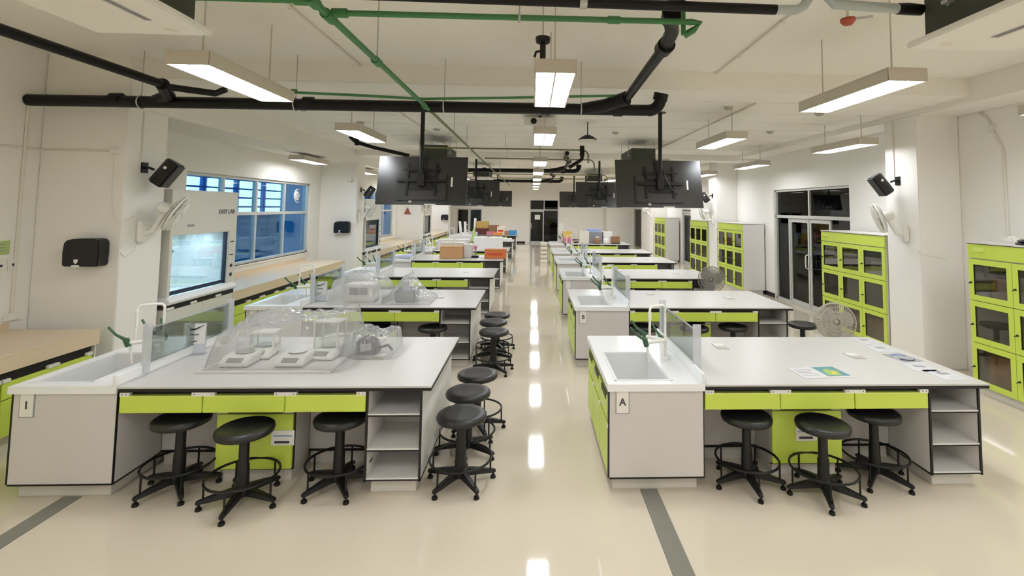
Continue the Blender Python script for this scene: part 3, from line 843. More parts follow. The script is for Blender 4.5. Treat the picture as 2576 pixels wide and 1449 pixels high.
# ------------------------------------------------------------------ green cupboards
def make_cupboard(label):
    """local: y 0..1.62 along wall, front at x=0 facing -x, body to +x"""
    t = thing('green_cupboard', label, 'cupboard', (0, 0, 0), 0, 'green glazed cupboards')
    W, D, Z = 1.62, 0.56, 1.735
    for a in (0.0, W-0.018):
        bxo('side_panel', 'pale_lam', t, 0.024, D, a, a+0.018, 0.10, Z, bevel=0.002)
    bxo('back_panel', 'grey_lam', t, D-0.01, D, 0.018, W-0.018, 0.10, Z)
    tp = bxo('top_panel', 'pale_lam', t, -0.004, D+0.004, -0.004, W+0.004, Z, Z+0.016)
    bxo('edge_band', 'edge_black', tp, -0.006, D+0.004, -0.006, W+0.006, Z-0.006, Z)
    bxo('header_rail', 'green_lam', t, 0.0, 0.024, 0.0, W, 1.565, Z-0.006, bevel=0.002)
    bxo('plinth', 'plinth', t, 0.04, D-0.04, 0.02, W-0.02, 0.0, 0.10)
    for z in (0.10, 0.585, 1.07, 1.55):
        bxo('shelf_board', 'pale_lam', t, 0.026, D-0.01, 0.018, W-0.018, z, z+0.018)
    for k in (1, 2):
        bxo('divider', 'pale_lam', t, 0.026, D-0.01, k*W/3-0.009, k*W/3+0.009, 0.11, 1.56)
    w, h = W/3-0.006, 0.477
    fm = MB()
    fw_ = 0.062
    fm.box(0, 0.022, 0, fw_, 0, h).box(0, 0.022, w-fw_, w, 0, h).box(0, 0.022, fw_, w-fw_, 0, fw_).box(0, 0.022, fw_, w-fw_, h-fw_, h)
    fmesh = fm.mesh('door', ['green_lam'], smooth=0)
    gmesh = MB().box(0.009, 0.013, fw_-0.005, w-fw_+0.005, fw_-0.005, h-fw_+0.005).mesh('pane', ['cup_glass'], smooth=0)
    gk = MB().box(0.004, 0.010, fw_-0.001, fw_+0.006, fw_, h-fw_).box(0.004, 0.010, w-fw_-0.006, w-fw_+0.001, fw_, h-fw_).box(0.004, 0.010, fw_, w-fw_, h-fw_-0.006, h-fw_+0.001).mesh('gasket', ['edge_black'], smooth=0)
    lk = MB().lathe([(0.011, 0.0), (0.011, 0.012), (0.006, 0.02)], (0, 0, 0), 12, (-1, 0, 0)).cyl((-0.012, 0, 0), (-0.03, 0.012, -0.012), 0.005, 8).mesh('lock', ['tv_detail'])
    for r in range(3):
        for c in range(3):
            d = inst('door', fmesh, t, (0, c*W/3+0.003, 0.10 + r*0.485 + 0.004))
            inst('pane', gmesh, d); inst('gasket', gk, d)
            inst('lock', lk, d, (0.0, w-0.03, h*0.42))
    bxo('vent_cap', 'green_lite', t, -0.012, 0.0, W-0.22, W-0.08, 1.64, 1.69, bevel=0.003)
    return t
CUPS = [(5.20, 4.14, 'green glazed cupboard nearest, cut off by the picture edge'),
        (5.22, 7.20, 'green glazed cupboard between the column and the glass doors'),
        (5.25, 12.28, 'green glazed cupboard with its grey side panel beyond the glass doors'),
        (5.22, 14.70, 'fourth green glazed cupboard, just past the second right column'),
        (5.22, 19.45, 'green glazed cupboard farthest down the right wall')]
c0 = None
for (x, y, lab) in CUPS:
    if c0 is None:
        c0 = make_cupboard(lab); c0.location = (x, y, 0)
    else:
        copy_tree(c0, (x, y, 0), label=lab)
# stored boxes seen through the panes
for (x, y, z, a, b, h, m_, lab) in ((5.32, 5.26, 0.118, 0.30, 0.42, 0.40, 'cardboard', 'brown carton in the bottom of the nearest green cupboard'),
        (5.32, 4.72, 0.118, 0.30, 0.40, 0.38, 'cardboard', 'brown carton behind the second bottom pane of the nearest green cupboard'),
        (5.35, 5.27, 1.088, 0.28, 0.36, 0.26, 'inner_brown', 'dull carton behind the top pane of the nearest green cupboard'),
        (5.35, 7.30, 0.118, 0.30, 0.40, 0.36, 'cardboard', 'brown carton in the bottom of the cupboard beside the column'),
        (5.35, 7.82, 0.118, 0.30, 0.40, 0.34, 'cardboard', 'second brown carton in the bottom of the cupboard beside the column'),
        (5.35, 8.35, 0.118, 0.30, 0.38, 0.38, 'cardboard', 'brown carton at the far bottom of the cupboard beside the column'),
        (5.35, 7.34, 1.088, 0.30, 0.36, 0.24, 'pale_lam', 'pale box behind the top pane beside the column'),
        (5.35, 7.85, 1.088, 0.30, 0.36, 0.22, 'inner_brown', 'dull box behind the middle top pane beside the column')):
    t = thing('storage_carton', lab, 'box', (x, y, z), 0, 'cartons stored in the green cupboards')
    bxo('carton_body', m_, t, 0, a, 0, b, 0, h, bevel=0.004)
    bxo('tape', 'tan', t, -0.001, a, b/2-0.025, b/2+0.025, h, h+0.001)

# ------------------------------------------------------------------ hanging screens (seen from behind)
def make_tv(label):
    """origin at the ceiling flange; screen faces +y, tilted down"""
    t = thing('hanging_screen', label, 'screen', (0, 0, 0), 0, 'screens hung from the ceiling')
    zt = -1.02
    MB().lathe([(0.085, -0.012), (0.085, 0.0)], seg=20).build('ceiling_flange', 'black_metal', t)
    for a in (0, 1, 2, 3):
        pass
    MB().cyl((0, 0, 0), (0, 0, -1.05), 0.030, 12).build('pole', 'black_metal', t)
    MB().box(-0.05, 0.05, -0.035, 0.06, -1.12, -0.95).build('pole_clamp', 'black_metal', t, bevel=0.006)
    th = math.radians(13)
    up = Vector((0, math.sin(th), math.cos(th))); nrm = Vector((0, -math.cos(th), math.sin(th)))   # nrm points to the camera side
    c = Vector((0, 0.09, -1.035))
    X = Vector((1, 0, 0))
    pn = MB().obox(c, X*0.635, nrm*0.012, up*0.358).build('panel', 'tv_back', t, bevel=0.004)
    MB().obox(c - nrm*0.0135, X*0.62, nrm*0.002, up*0.345).build('display', 'screen', pn)
    MB().obox(c + nrm*0.030 - up*0.10, X*0.36, nrm*0.022, up*0.20).build('back_housing', 'tv_back', t, bevel=0.012)
    MB().obox(c + nrm*0.054 - up*0.05, X*0.20, nrm*0.002, up*0.11).build('connector_recess', 'tv_detail', t)
    for sx in (-0.2, 0.2):
        MB().obox(c + nrm*0.062 + X*sx, X*0.018, nrm*0.012, up*0.24).build('mount_rail', 'tv_detail', t, bevel=0.003)
    MB().obox(c + nrm*0.075 - up*0.02, X*0.34, nrm*0.008, up*0.022).build('mount_bar', 'tv_detail', t, bevel=0.003)
    MB().obox(c + nrm*0.075 + up*0.14, X*0.26, nrm*0.008, up*0.012).build('mount_bar', 'tv_detail', t, bevel=0.003)
    MB().tube([c + nrm*0.06 - up*0.18 + X*0.25, c + nrm*0.09 - up*0.1 + X*0.15, c + nrm*0.10 + up*0.1 + X*0.06, Vector((0.03, -0.03, -0.85))], 0.008, 8).build('cable', 'tv_detail', t)
    MB().lathe([(0.022, 0.0), (0.022, 0.004), (0.014, 0.007)], c + nrm*0.012 - X*0.15 - up*0.31, 16, nrm).build('badge', 'paper', t)
    MB().obox(c + nrm*0.013 + X*0.13 - up*0.352, X*0.08, nrm*0.003, up*0.008).build('label_strip', 'paper', t)
    MB().obox(c + nrm*0.013 + X*0.42 - up*0.02, X*0.012, nrm*0.002, up*0.07).build('label_strip', 'paper', t)
    return t
tv = make_tv('dark hanging screen above the second bench left of the aisle')
tv.location = (-1.58, 7.1, ZC2)
for x, y, lab in ((1.84, 7.1, 'dark hanging screen above bench B right of the aisle'),
                  (-1.55, 13.6, 'second dark hanging screen left of the aisle, half hidden'),
                  (1.83, 13.6, 'second dark hanging screen right of the aisle, half hidden'),
                  (-1.55, 22.0, 'farthest dark hanging screen left of the aisle'),
                  (1.83, 22.0, 'farthest dark hanging screen right of the aisle')):
    copy_tree(tv, (x, y, ZC2), label=lab)

# ------------------------------------------------------------------ pipes under the ceiling
def hangers(t, pts, zc, r, m_='zinc'):
    for (x, y, z) in pts:
        ring = arc((x, y, z), 0, 2*PI, r, (0, 1, 0), (0, 0, 1), 14)[:-1]
        c = MB().tube(ring, 0.008, 6, closed=True).build('clamp', m_, t)
        if zc > z + r:
            MB().cyl((x, y, z+r), (x, y, zc), 0.005, 6).build('hanger_rod', m_, c)
def drain(label, y, z, xl, xr, zc, branch=True, left_branch=True):
    t = thing('drain_pipe', label, 'pipe', (0, 0, 0), 0, 'black drain pipes under the ceiling')
    R = 0.062
    MB().cyl((xl, y, z-0.02), (xr, y, z), R, 18).build('main_run', 'black_pipe', t)
    for x in (xl+0.9, xl+2.9, xr-1.15, xr-0.35):
        MB().cyl((x-0.05, y, z), (x+0.05, y, z), R+0.012, 18).build('coupling', 'black_pipe', t)
    e = arc((xr, y, z+0.13), -PI/2, 0.1, 0.13, (1, 0, 0), (0, -0.35, 0.94), 7)
    MB().tube(e, R+0.006, 14).build('elbow', 'black_pipe', t)
    MB().cyl((e[-1].x-0.01, e[-1].y, e[-1].z-0.03), (e[-1].x+0.005, e[-1].y-0.02, e[-1].z+0.05), R+0.018, 14).build('elbow_socket', 'black_pipe', t)
    if branch:
        wy = MB().tube([(xr-0.75, y, z), (xr-0.5, y-0.08, z+0.03), (xr-0.30, y-0.28, z+0.07)], R, 14, radii=[R+0.004, R+0.01, R+0.014]).build('wye_fitting', 'black_pipe', t)
        MB().cyl((xr-0.30, y-0.28, z+0.07), (xr-0.30, y-1.85, z+0.13), R*0.72, 14).build('branch_run', 'black_pipe', t)
        MB().tube([(xr-0.30, y-1.80, z+0.13), (xr-0.32, y-2.05, z+0.15), (xr-0.42, y-2.35, z+0.17), (xr-0.45, y-3.2, z+0.19)], R*0.8, 12).build('branch_elbow', 'black_pipe', t)
        for yc in (1.78, 2.36):
            MB().cyl((xr-0.30 - (0.12 if yc > 2 else 0), y-yc-0.06, z+0.13+0.02*(yc-1.78)), (xr-0.30 - (0.10 if yc > 2 else 0), y-yc+0.06, z+0.13+0.02*(yc-1.78)), R+0.004, 14).build('coupling', 'black_pipe', t)
    if left_branch:
        x = xl + 1.55
        MB().tube([(x-0.25, y, z), (x-0.05, y-0.10, z+0.04), (x+0.06, y-0.35, z+0.10)], R, 14).build('wye_fitting', 'black_pipe', t)
        MB().cyl((x+0.05, y-0.33, z+0.10), (x-0.08, y-1.9, z+0.15), R*0.7, 12).build('branch_run', 'black_pipe', t)
        MB().tube([(x+0.1, y-0.30, z+0.08), (x+0.45, y-0.14, z+0.06), (x+0.55, y-0.13, z+0.11)], R*0.55, 10).build('side_inlet', 'black_pipe', t)
    hangers(t, [(xl+1.15, y, z-0.02), (-2.57 if y < 6 else -2.0, y, z-0.01), (-0.98, y, z), (0.52, y, z)], zc, R+0.006)
    return t
drain('thick black drain pipe crossing the whole room near the ceiling', 5.42, 3.19, -5.33, 1.28, ZC1)
drain('second black drain pipe, behind the front hanging screens', 14.9, 3.20, -4.35, 1.25, ZC2)
drain('farthest black drain pipe near the end of the room', 20.9, 3.2, -4.3, 1.1, ZC2, left_branch=False)
t = thing('drain_pipe', 'black drain pipe along the top edge of the picture', 'pipe', (0, 0, 0), 0, 'black drain pipes under the ceiling')
MB().cyl((-1.4, 2.66, 3.24), (1.31, 2.59, 3.19), 0.028, 14).build('main_run', 'black_pipe', t)
MB().cyl((0.24, 2.62, 3.21), (0.28, 2.62, 3.21), 0.034, 12).build('clamp', 'zinc', t)
MB().cyl((0.26, 2.62, 3.23), (0.26, 2.62, ZC1), 0.005, 6).build('hanger_rod', 'zinc', t)
t = thing('grey_pipe', 'bent pale grey pipe joining the black pipe and the cooling unit', 'pipe', (0, 0, 0))
MB().tube([(1.31, 2.59, 3.19), (1.42, 2.585, 3.19), (1.46, 2.583, 3.21), (1.52, 2.58, 3.30), (1.54, 2.58, 3.42)], 0.026, 12).build('left_bend', 'pvc_grey', t)
MB().tube([(1.57, 2.58, 3.42), (1.58, 2.57, 3.27), (1.62, 2.565, 3.22), (1.99, 2.555, 3.20)], 0.026, 12).build('right_bend', 'pvc_grey', t)
MB().tube([(1.54, 2.58, 3.42), (1.545, 2.58, 3.45), (1.565, 2.58, 3.45), (1.57, 2.58, 3.42)], 0.026, 12).build('top_bend', 'pvc_grey', t)
MB().tube([(1.97, 2.555, 3.20), (2.02, 2.553, 3.20), (2.10, 2.55, 3.195)], 0.031, 12, radii=[0.030, 0.033, 0.030]).build('rubber_sleeve', 'black_pipe', t)
# green water pipes
t = thing('water_pipe', 'long green water pipe running away down the ceiling', 'pipe', (0, 0, 0), 0, 'green water pipes')
MB().tube([(-1.15, 1.2, 3.15), (-1.14, 5.5, 3.15)], 0.021, 10).build('near_run', 'green_pipe', t)
MB().tube([(-1.14, 5.5, 3.15), (-1.15, 12.5, 3.15), (-1.12, 24.0, 3.15)], 0.018, 10).build('far_run', 'olive_pipe', t)
for y in (2.55, 2.76, 3.62, 5.22):
    MB().cyl((-1.15, y-0.05, 3.15), (-1.15, y+0.05, 3.15), 0.031, 12).build('tee_fitting', 'green_pipe', t)
MB().cyl((-1.15, 3.62, 3.16), (-1.15, 3.62, ZC1), 0.005, 6).build('hanger_rod', 'zinc', t)
for y in (7.2, 8.6):
    MB().cyl((-1.15, y, 3.16), (-1.15, y, ZC2), 0.005, 6).build('hanger_rod', 'zinc', t)
t = thing('water_pipe', 'green water branch crossing left at the top edge', 'pipe', (0, 0, 0), 0, 'green water pipes')
MB().tube([(-1.15, 2.55, 3.15), (-2.3, 2.57, 3.16)], 0.017, 10).build('run', 'green_pipe', t)
MB().cyl((-1.24, 2.55, 3.15), (-1.17, 2.55, 3.15), 0.026, 10).build('socket', 'green_pipe', t)
t = thing('water_pipe', 'green water branch crossing right above the first aisle lamp', 'pipe', (0, 0, 0), 0, 'green water pipes')
MB().tube([(-1.15, 2.76, 3.17), (0.0, 2.78, 3.18), (0.93, 2.80, 3.19)], 0.017, 10).build('run', 'green_pipe', t)
MB().cyl((-1.13, 2.76, 3.17), (-1.05, 2.76, 3.17), 0.027, 10).build('socket', 'green_pipe', t)
MB().cyl((0.42, 2.79, 3.185), (0.49, 2.79, 3.185), 0.023, 10).build('socket', 'green_pipe', t)
MB().tube([(0.90, 2.80, 3.19), (0.96, 2.80, 3.185), (0.93, 2.82, 3.15), (0.88, 2.83, 3.12)], 0.02, 10).build('end_elbow', 'green_pipe', t)
MB().tube([(0.87, 2.82, 3.12), (0.87, 2.82, 3.6)], 0.014, 8).build('riser', 'green_pipe', t)
hangers(t, [(-0.09, 2.78, 3.18)], ZC1, 0.022)
t = thing('water_pipe', 'thin green pipe lying just behind the thick black drain', 'pipe', (0, 0, 0), 0, 'green water pipes')
MB().tube([(-2.55, 5.24, 3.27), (-1.9, 5.22, 3.25), (-1.15, 5.2, 3.22), (-0.3, 5.2, 3.25), (0.92, 5.2, 3.30)], 0.014, 10).build('run', 'green_pipe', t)
for x in (-2.5, 0.9):
    MB().cyl((x-0.03, 5.22, 3.28), (x+0.03, 5.22, 3.28), 0.022, 10).build('socket', 'green_pipe', t)
for (y, z, x0, x1, lab) in ((9.4, 3.2, -2.1, 1.05, 'first thin olive pipe crossing the ceiling beyond the front screens'), (11.3, 3.2, -1.1, 1.4, 'second thin olive pipe crossing the ceiling beyond the front screens'),
                            (16.6, 3.2, -3.5, 2.5, 'third thin olive pipe crossing the ceiling far down the room'), (18.9, 3.2, -3.0, 2.5, 'farthest thin olive pipe crossing the ceiling')):
    t = thing('service_pipe', lab, 'pipe', (0, 0, 0), 0, 'thin cross pipes far down the room')
    MB().tube([(x0, y, z), (x1-0.12, y, z)] + arc((x1-0.12, y, z-0.12), PI/2, 0, 0.12, (1, 0, 0), (0, 0, 1), 5) + [Vector((x1, y, z-0.25))], 0.016, 8).build('run', 'olive_pipe', t)
    for x in (x0+0.5, (x0+x1)/2):
        MB().cyl((x, y, z), (x, y, ZC2), 0.005, 6).build('hanger_rod', 'zinc', t)
t = thing('pipe_drop', 'black pipe drop with elbow under the black hanging bell', 'pipe', (0.93, 9.4, 0))
MB().cyl((0, 0, 3.28), (0, 0, 3.08), 0.045, 12).build('socket', 'black_pipe', t)
MB().tube([(0, 0, 3.10), (0.0, 0, 3.03), (-0.06, 0, 2.98), (-0.25, 0, 2.86)], 0.035, 12).build('elbow', 'black_pipe', t)
t = thing('pipe_drop', 'black pipe drop with elbow left of the front left screen', 'pipe', (-3.3, 9.4, 0))
MB().cyl((0, 0, 3.45), (0, 0, 3.22), 0.04, 12).build('socket', 'black_pipe', t)
MB().tube([(-0.12, -0.05, 3.38), (-0.02, 0, 3.28), (0.3, 0.05, 3.19), (0.95, 0.1, 3.05)], 0.035, 12).build('elbow', 'black_pipe', t)

# ------------------------------------------------------------------ cooling units
def cooler(label, x, y, zc, flip):
    t = thing('cooling_unit', label, 'air conditioner', (x, y, 3.0), 0, 'ceiling cooling units')
    s = flip
    bxo('body', 'ac_dark', t, -0.24, 0.24, -0.62, 0.58, 0.035, 0.30, bevel=0.006)
    bxo('panel', 'white_plastic', t, -0.30, 0.30, -0.68, 0.64, 0.0, 0.035, bevel=0.008)
    bxo('air_slot', 'print_grey', t, -0.02, 0.14, -0.50, 0.42, -0.003, 0.002)
    bxo('louvre_blade', 'white_plastic', t, 0.0, 0.12, -0.49, 0.41, -0.012, -0.005)
    MB().lathe([(0.03, -0.006), (0.035, 0.0)], (-0.15*s, 0.54, 0), 16).build('sensor', 'cream_plastic', t)
    for a in (-0.26, 0.26):
        for b in (-0.4, 0.4):
            h = bxo('hanger_bracket', 'zinc', t, a-0.02, a+0.02, b-0.02, b+0.02, 0.16, 0.18)
            MB().cyl((a, b, 0.15), (a, b, zc-3.0), 0.006, 6).build('hanger_rod', 'zinc', h)
    return t
cooler('white and dark green cooling unit cut off at the top right corner', 2.36, 1.98, ZC1, 1)
cooler('white and dark green cooling unit cut off at the top left corner', -2.03, 2.06, ZC1, -1)
for (x, y, lab) in ((-1.93, 10.4, 'cooling unit just above the front left hanging screen'), (2.2, 10.4, 'cooling unit just above the front right hanging screen'),
                    (-1.62, 16.2, 'cooling unit above the second left hanging screen'), (2.2, 18.0, 'cooling unit above the second right hanging screen')):
    cooler(lab, x, y, ZC2, 1)

# ------------------------------------------------------------------ projector, hanging bell, detectors
t = thing('projector', 'white projector on the ceiling above the aisle', 'projector', (0.10, 7.55, 3.33))
MB().box(-0.25, 0.25, -0.16, 0.16, 0, 0.12).build('body', 'white_plastic', t, bevel=0.02)
MB().lathe([(0.045, 0), (0.045, 0.02), (0.032, 0.022)], (-0.1, -0.16, 0.06), 18, (0, -1, 0)).build('lens', 'tv_detail', t)
MB().cyl((0, 0, 0.12), (0, 0, ZC2-3.33), 0.02, 10).build('mount', 'black_metal', t)
t = thing('hanging_bell', 'small black hanging shade right of the projector', 'pendant', (0.88, 8.0, 3.20))  # plain hanging bell shape with no lamp in it
MB().lathe([(0.155, 0.0), (0.15, 0.012), (0.09, 0.06), (0.03, 0.085), (0.012, 0.09)], seg=24).build('bell', 'black_metal', t)
MB().lathe([(0.14, -0.03), (0.148, 0.0)], seg=20).build('rim', 'cream_plastic', t)
MB().cyl((0, 0, 0.08), (0, 0, ZC2-3.20), 0.008, 8).build('rod', 'black_metal', t)
t = thing('ceiling_socket', 'black bracket hanging behind the first aisle lamp', 'bracket', (0.06, 3.62, 3.28))
MB().lathe([(0.05, 0.04), (0.055, 0.06), (0.055, 0.08), (0.03, 0.082)], seg=16).build('cap', 'black_metal', t)
MB().cyl((0, 0, -0.12), (0, 0, 0.06), 0.022, 12).build('stem', 'black_metal', t)
MB().tube([(0, 0, -0.02), (-0.05, 0, -0.03), (-0.06, 0, -0.07)], 0.01, 8).build('clip', 'black_metal', t)
MB().cyl((0, 0, 0.08), (0, 0, ZC1-3.28), 0.006, 6).build('hanger_rod', 'zinc', t)
t = thing('emergency_light', 'red detector hanging near the right cooling unit', 'detector', (2.28, 3.45, 3.50))
MB().lathe([(0.0, -0.05), (0.03, -0.045), (0.05, -0.02), (0.05, 0.0)], seg=18).build('dome', 'red_dome', t)
MB().cyl((0.03, 0, 0.0), (0.2, 0.02, 0.03), 0.009, 8).build('arm', 'zinc', t)
MB().cyl((0, 0, 0), (0, 0, ZC1-3.50), 0.008, 8).build('stem', 'conduit', t)
for (x, y, lab) in ((-3.35, 7.3, 'small detector on the ceiling left of the front left lamp'), (-2.9, 8.4, 'second small detector on the ceiling left side'), (-1.75, 9.0, 'small detector beside the left screen pole'),
                    (1.5, 9.0, 'small detector beside the right screen pole'), (2.65, 6.6, 'small detector before the front right screen'), (4.1, 6.9, 'small detector near the right column'), (4.2, 8.6, 'small detector above the glass doors')):
    t = thing('smoke_detector', lab, 'detector', (x, y, ZC2), 0, 'small ceiling detectors')
    MB().lathe([(0.03, -0.045), (0.055, -0.03), (0.06, 0.0)], seg=16).build('case', 'outlet_grey', t)
    MB().lathe([(0.075, -0.008), (0.075, 0.0)], seg=16).build('base', 'cream_plastic', t)
# conduits along the ceiling
for (pts, lab) in (([(-1.98, 2.4, 3.70), (-2.0, 5.69, 3.70)], 'thin white conduit along the ceiling left of the aisle'),
                   ([(2.05, 2.4, 3.70), (2.15, 5.69, 3.70)], 'thin white conduit along the ceiling right of the aisle'),
                   ([(-2.0, 6.3, 3.485), (-1.95, 13.0, 3.485)], 'thin white conduit along the far ceiling left of the aisle'),
                   ([(2.9, 6.3, 3.485), (2.9, 13.0, 3.485)], 'thin white conduit along the far ceiling right of the aisle')):
    t = thing('ceiling_conduit', lab, 'conduit', (0, 0, 0), 0, 'white ceiling conduits')
    MB().tube(pts, 0.011, 8).build('tube', 'conduit', t)
    for k_ in (0.2, 0.5, 0.8):
        p = Vector(pts[0]).lerp(Vector(pts[-1]), k_)
        bxo('saddle', 'conduit', t, p.x-0.02, p.x+0.02, p.y-0.01, p.y+0.01, p.z-0.013, p.z+0.012)

# ------------------------------------------------------------------ speakers, fans, dispensers on the columns
def make_speaker(label, side):
    """origin on the column face; side=+1 projects to +x"""
    t = thing('wall_speaker', label, 'speaker', (0, 0, 0), 0, 'black loudspeakers on the columns')
    s = side
    MB().box(min(0, s*0.012), max(0, s*0.012), -0.05, 0.05, -0.06, 0.06).build('wall_plate', 'black_metal', t, bevel=0.002)
    MB().tube([(s*0.01, 0, 0), (s*0.06, 0.0, 0.0), (s*0.10, 0.02, -0.02)], 0.014, 8).build('bracket', 'black_metal', t)
    # body: rounded back, flat grille towards the aisle / far end, tilted downwards
    n = Vector((s*0.80, 0.25, -0.55)).normalized()
    side_v = Vector((0, 0, 1)).cross(n).normalized()
    up = n.cross(side_v)
    c = Vector((s*0.22, 0.05, -0.06))
    poly = []
    for a in range(9):
        ang = PI/2 + PI*a/8
        poly.append(c + n*(0.06 + 0.10*math.cos(ang)*1.0 - 0.06) + side_v*(0.105*math.sin(ang)) - up*0.155)
    poly.append(c + n*0.07 - side_v*0.12 - up*0.155)
    poly.append(c + n*0.07 + side_v*0.12 - up*0.155)
    MB().prism(poly, up*0.31).build('cabinet', 'black_plastic', t, bevel=0.012, smooth=50)
    MB().obox(c + n*0.074, side_v*0.112, n*0.006, up*0.145).build('grille', 'tv_detail', t, bevel=0.004)
    MB().lathe([(0.018, 0.0), (0.018, 0.006), (0.012, 0.009)], c - n*0.02 - side_v*(-s)*0.108*(-1) + up*0.06, 14, (0, -1, 0)).build('badge', 'paper', t)
    return t
sL = make_speaker('black loudspeaker on the near left column above the wall fan', 1); sL.location = (-4.44, 5.86, 2.50)
sR = make_speaker('black loudspeaker on the near right column above the wall fan', -1); sR.location = (5.25, 6.92, 2.54)
copy_tree(sL, (-4.44, 13.05, 2.50), label='black loudspeaker on the second left column beside the hanging screen')
copy_tree(sL, (-4.44, 20.3, 2.50), label='black loudspeaker on the third left column')
copy_tree(sR, (5.25, 14.3, 2.50), label='black loudspeaker on the second right column')
def cage_mesh(R=0.21, d=0.10, n=52):
    mb = MB()
    for (r, h) in ((R, 0.0), (R*0.97, 0.035), (R*0.75, 0.05), (R*0.5, 0.055), (R, -0.03)):
        mb.tube([(r*math.cos(2*PI*k/24), r*math.sin(2*PI*k/24), h) for k in range(24)], 0.004, 5, closed=True)
    for k in range(n):
        a = 2*PI*k/n; ca, sa = math.cos(a), math.sin(a)
        mb.tube([(0.04*ca, 0.04*sa, 0.058), (R*0.75*ca, R*0.75*sa, 0.05), (R*ca, R*sa, 0.015), (R*ca, R*sa, -0.02), (R*0.7*ca, R*0.7*sa, -0.055), (0.05*ca, 0.05*sa, -0.06)], 0.003, 4)
    return mb.mesh('cage', ['cream_plastic'])
def blade_mesh(R=0.18):
    mb = MB()
    n = 7
    for i in range(n):
        t_ = i/(n-1); r = 0.035 + (R-0.035)*t_
        w = 0.035 + 0.055*math.sin(PI*min(1, t_*0.8+0.1)); tw = 0.5 - 0.3*t_
        for s_ in (-1, 1):
            mb.v.append((r, s_*w*math.cos(tw), s_*w*math.sin(tw)*0.5 + 0.002))
        for s_ in (-1, 1):
            mb.v.append((r, s_*w*math.cos(tw), s_*w*math.sin(tw)*0.5 - 0.002))
    for i in range(n-1):
        a = 4*i; b = 4*(i+1)
        mb.face([a, a+1, b+1, b]); mb.face([a+2, b+2, b+3, a+3]); mb.face([a, b, b+2, a+2]); mb.face([a+1, a+3, b+3, b+1])
    mb.face([0, 2, 3, 1]); e = 4*(n-1); mb.face([e, e+1, e+3, e+2])
    return mb.mesh('blade', ['white_plastic'])
CAGE = cage_mesh(); BLADE = blade_mesh()
CAGEP = CAGE.copy(); CAGEP.materials[0] = M['white_plastic']
BLADEG = BLADE.copy(); BLADEG.materials[0] = M['fan_grey']
CAGEG = CAGE.copy(); CAGEG.materials[0] = M['fan_grey']
def fan_head(t, c, nrm, cage, blade, body, scale=1.0, disc=False):
    n = Vector(nrm).normalized()
    e = n.to_track_quat('Z', 'Y').to_matrix().to_4x4()
    e.translation = Vector(c)
    if scale != 1.0: e = e @ Matrix.Scale(scale, 4)
    g = inst('cage', cage, t); g.matrix_local = e
    for k in range(3):
        b = inst('blade', blade, t); b.matrix_local = e @ Matrix.Rotation(2*PI*k/3+0.3, 4, 'Z')
    h = MB().lathe([(0.03, -0.03), (0.035, 0.02), (0.02, 0.035)], seg=16).build('hub', body, t); h.matrix_local = e
    m_ = MB().lathe([(0.03, -0.20), (0.06, -0.18), (0.068, -0.12), (0.065, -0.07), (0.05, -0.062)], seg=20).build('motor_housing', body, t); m_.matrix_local = e
    if disc:
        d = MB().lathe([(0.215, -0.012), (0.222, 0.0), (0.218, 0.008), (0.196, 0.008), (0.196, -0.012)], seg=32).build('guard_rim', body, t); d.matrix_local = e
def make_wall_fan(label, side, nrm):
    t = thing('wall_fan', label, 'fan', (0, 0, 0), 0, 'white wall fans on the columns')
    s = side
    MB().box(min(0, s*0.06), max(0, s*0.06), -0.07, 0.07, -0.13, 0.13).build('base', 'white_plastic', t, bevel=0.02)
    n = Vector(nrm).normalized()
    c = Vector((s*0.30, 0.12, 0.20))
    mtr = c - n*0.13
    MB().tube([(s*0.05, 0, -0.02), (s*0.12, 0.02, 0.0), mtr - Vector((0, 0, 0.07)), mtr], 0.026, 10, radii=[0.032, 0.03, 0.026, 0.024]).build('arm', 'white_plastic', t)
    fan_head(t, c, n, CAGEP, BLADE, 'white_plastic', 1.0, True)
    MB().tube([(s*0.03, -0.06, -0.12), (s*0.015, -0.09, -0.22), (s*0.012, -0.2, -0.27), (s*0.01, -0.26, -0.22)], 0.004, 6).build('cord', 'cable_white', t)
    return t
fL = make_wall_fan('white wall fan on the near left column beside the fume hood', 1, (0.75, 0.35, -0.45)); fL.location = (-4.44, 5.86, 1.78)
fR = make_wall_fan('white wall fan on the near right column under the loudspeaker', -1, (-0.78, 0.42, -0.30)); fR.location = (5.25, 6.80, 1.80)
copy_tree(fL, (-4.44, 12.95, 1.80), label='white wall fan on the second left column')
copy_tree(fL, (-4.44, 20.25, 1.95), label='white wall fan on the third left column')
copy_tree(fR, (5.25, 14.25, 1.80), label='white wall fan on the second right column')
copy_tree(fR, (5.25, 21.75, 1.85), label='white wall fan on the third right column')
def make_dispenser(label):
    t = thing('towel_dispenser', label, 'dispenser', (0, 0, 0), 0, 'black towel dispensers')
    poly = [(-0.165, 0, -0.145), (0.165, 0, -0.145), (0.18, 0, -0.13), (0.187, 0, 0.0), (0.183, 0, 0.10), (0.165, 0, 0.135), (0.12, 0, 0.147), (-0.09, 0, 0.143), (-0.15, 0, 0.125), (-0.175, 0, 0.095), (-0.185, 0, 0.0), (-0.18, 0, -0.13)]
    MB().prism(poly, (0, -0.14, 0)).build('shell', 'black_plastic', t, bevel=0.008, smooth=50)
    bxo('paper_slot', 'paper', t, -0.075, 0.0, -0.144, -0.10, -0.15, -0.13)
    MB().prism([(-0.055, -0.141, -0.095), (-0.035, -0.141, -0.12), (-0.015, -0.141, -0.095), (-0.015, -0.141, -0.07), (-0.055, -0.141, -0.07)], (0, -0.004, 0)).build('badge', 'paper', t)
    return t
dp = make_dispenser('black towel dispenser on the near left column'); dp.location = (-4.73, 5.6, 1.57)
copy_tree(dp, (-4.74, 12.75, 1.55), label='black towel dispenser on the second left column')
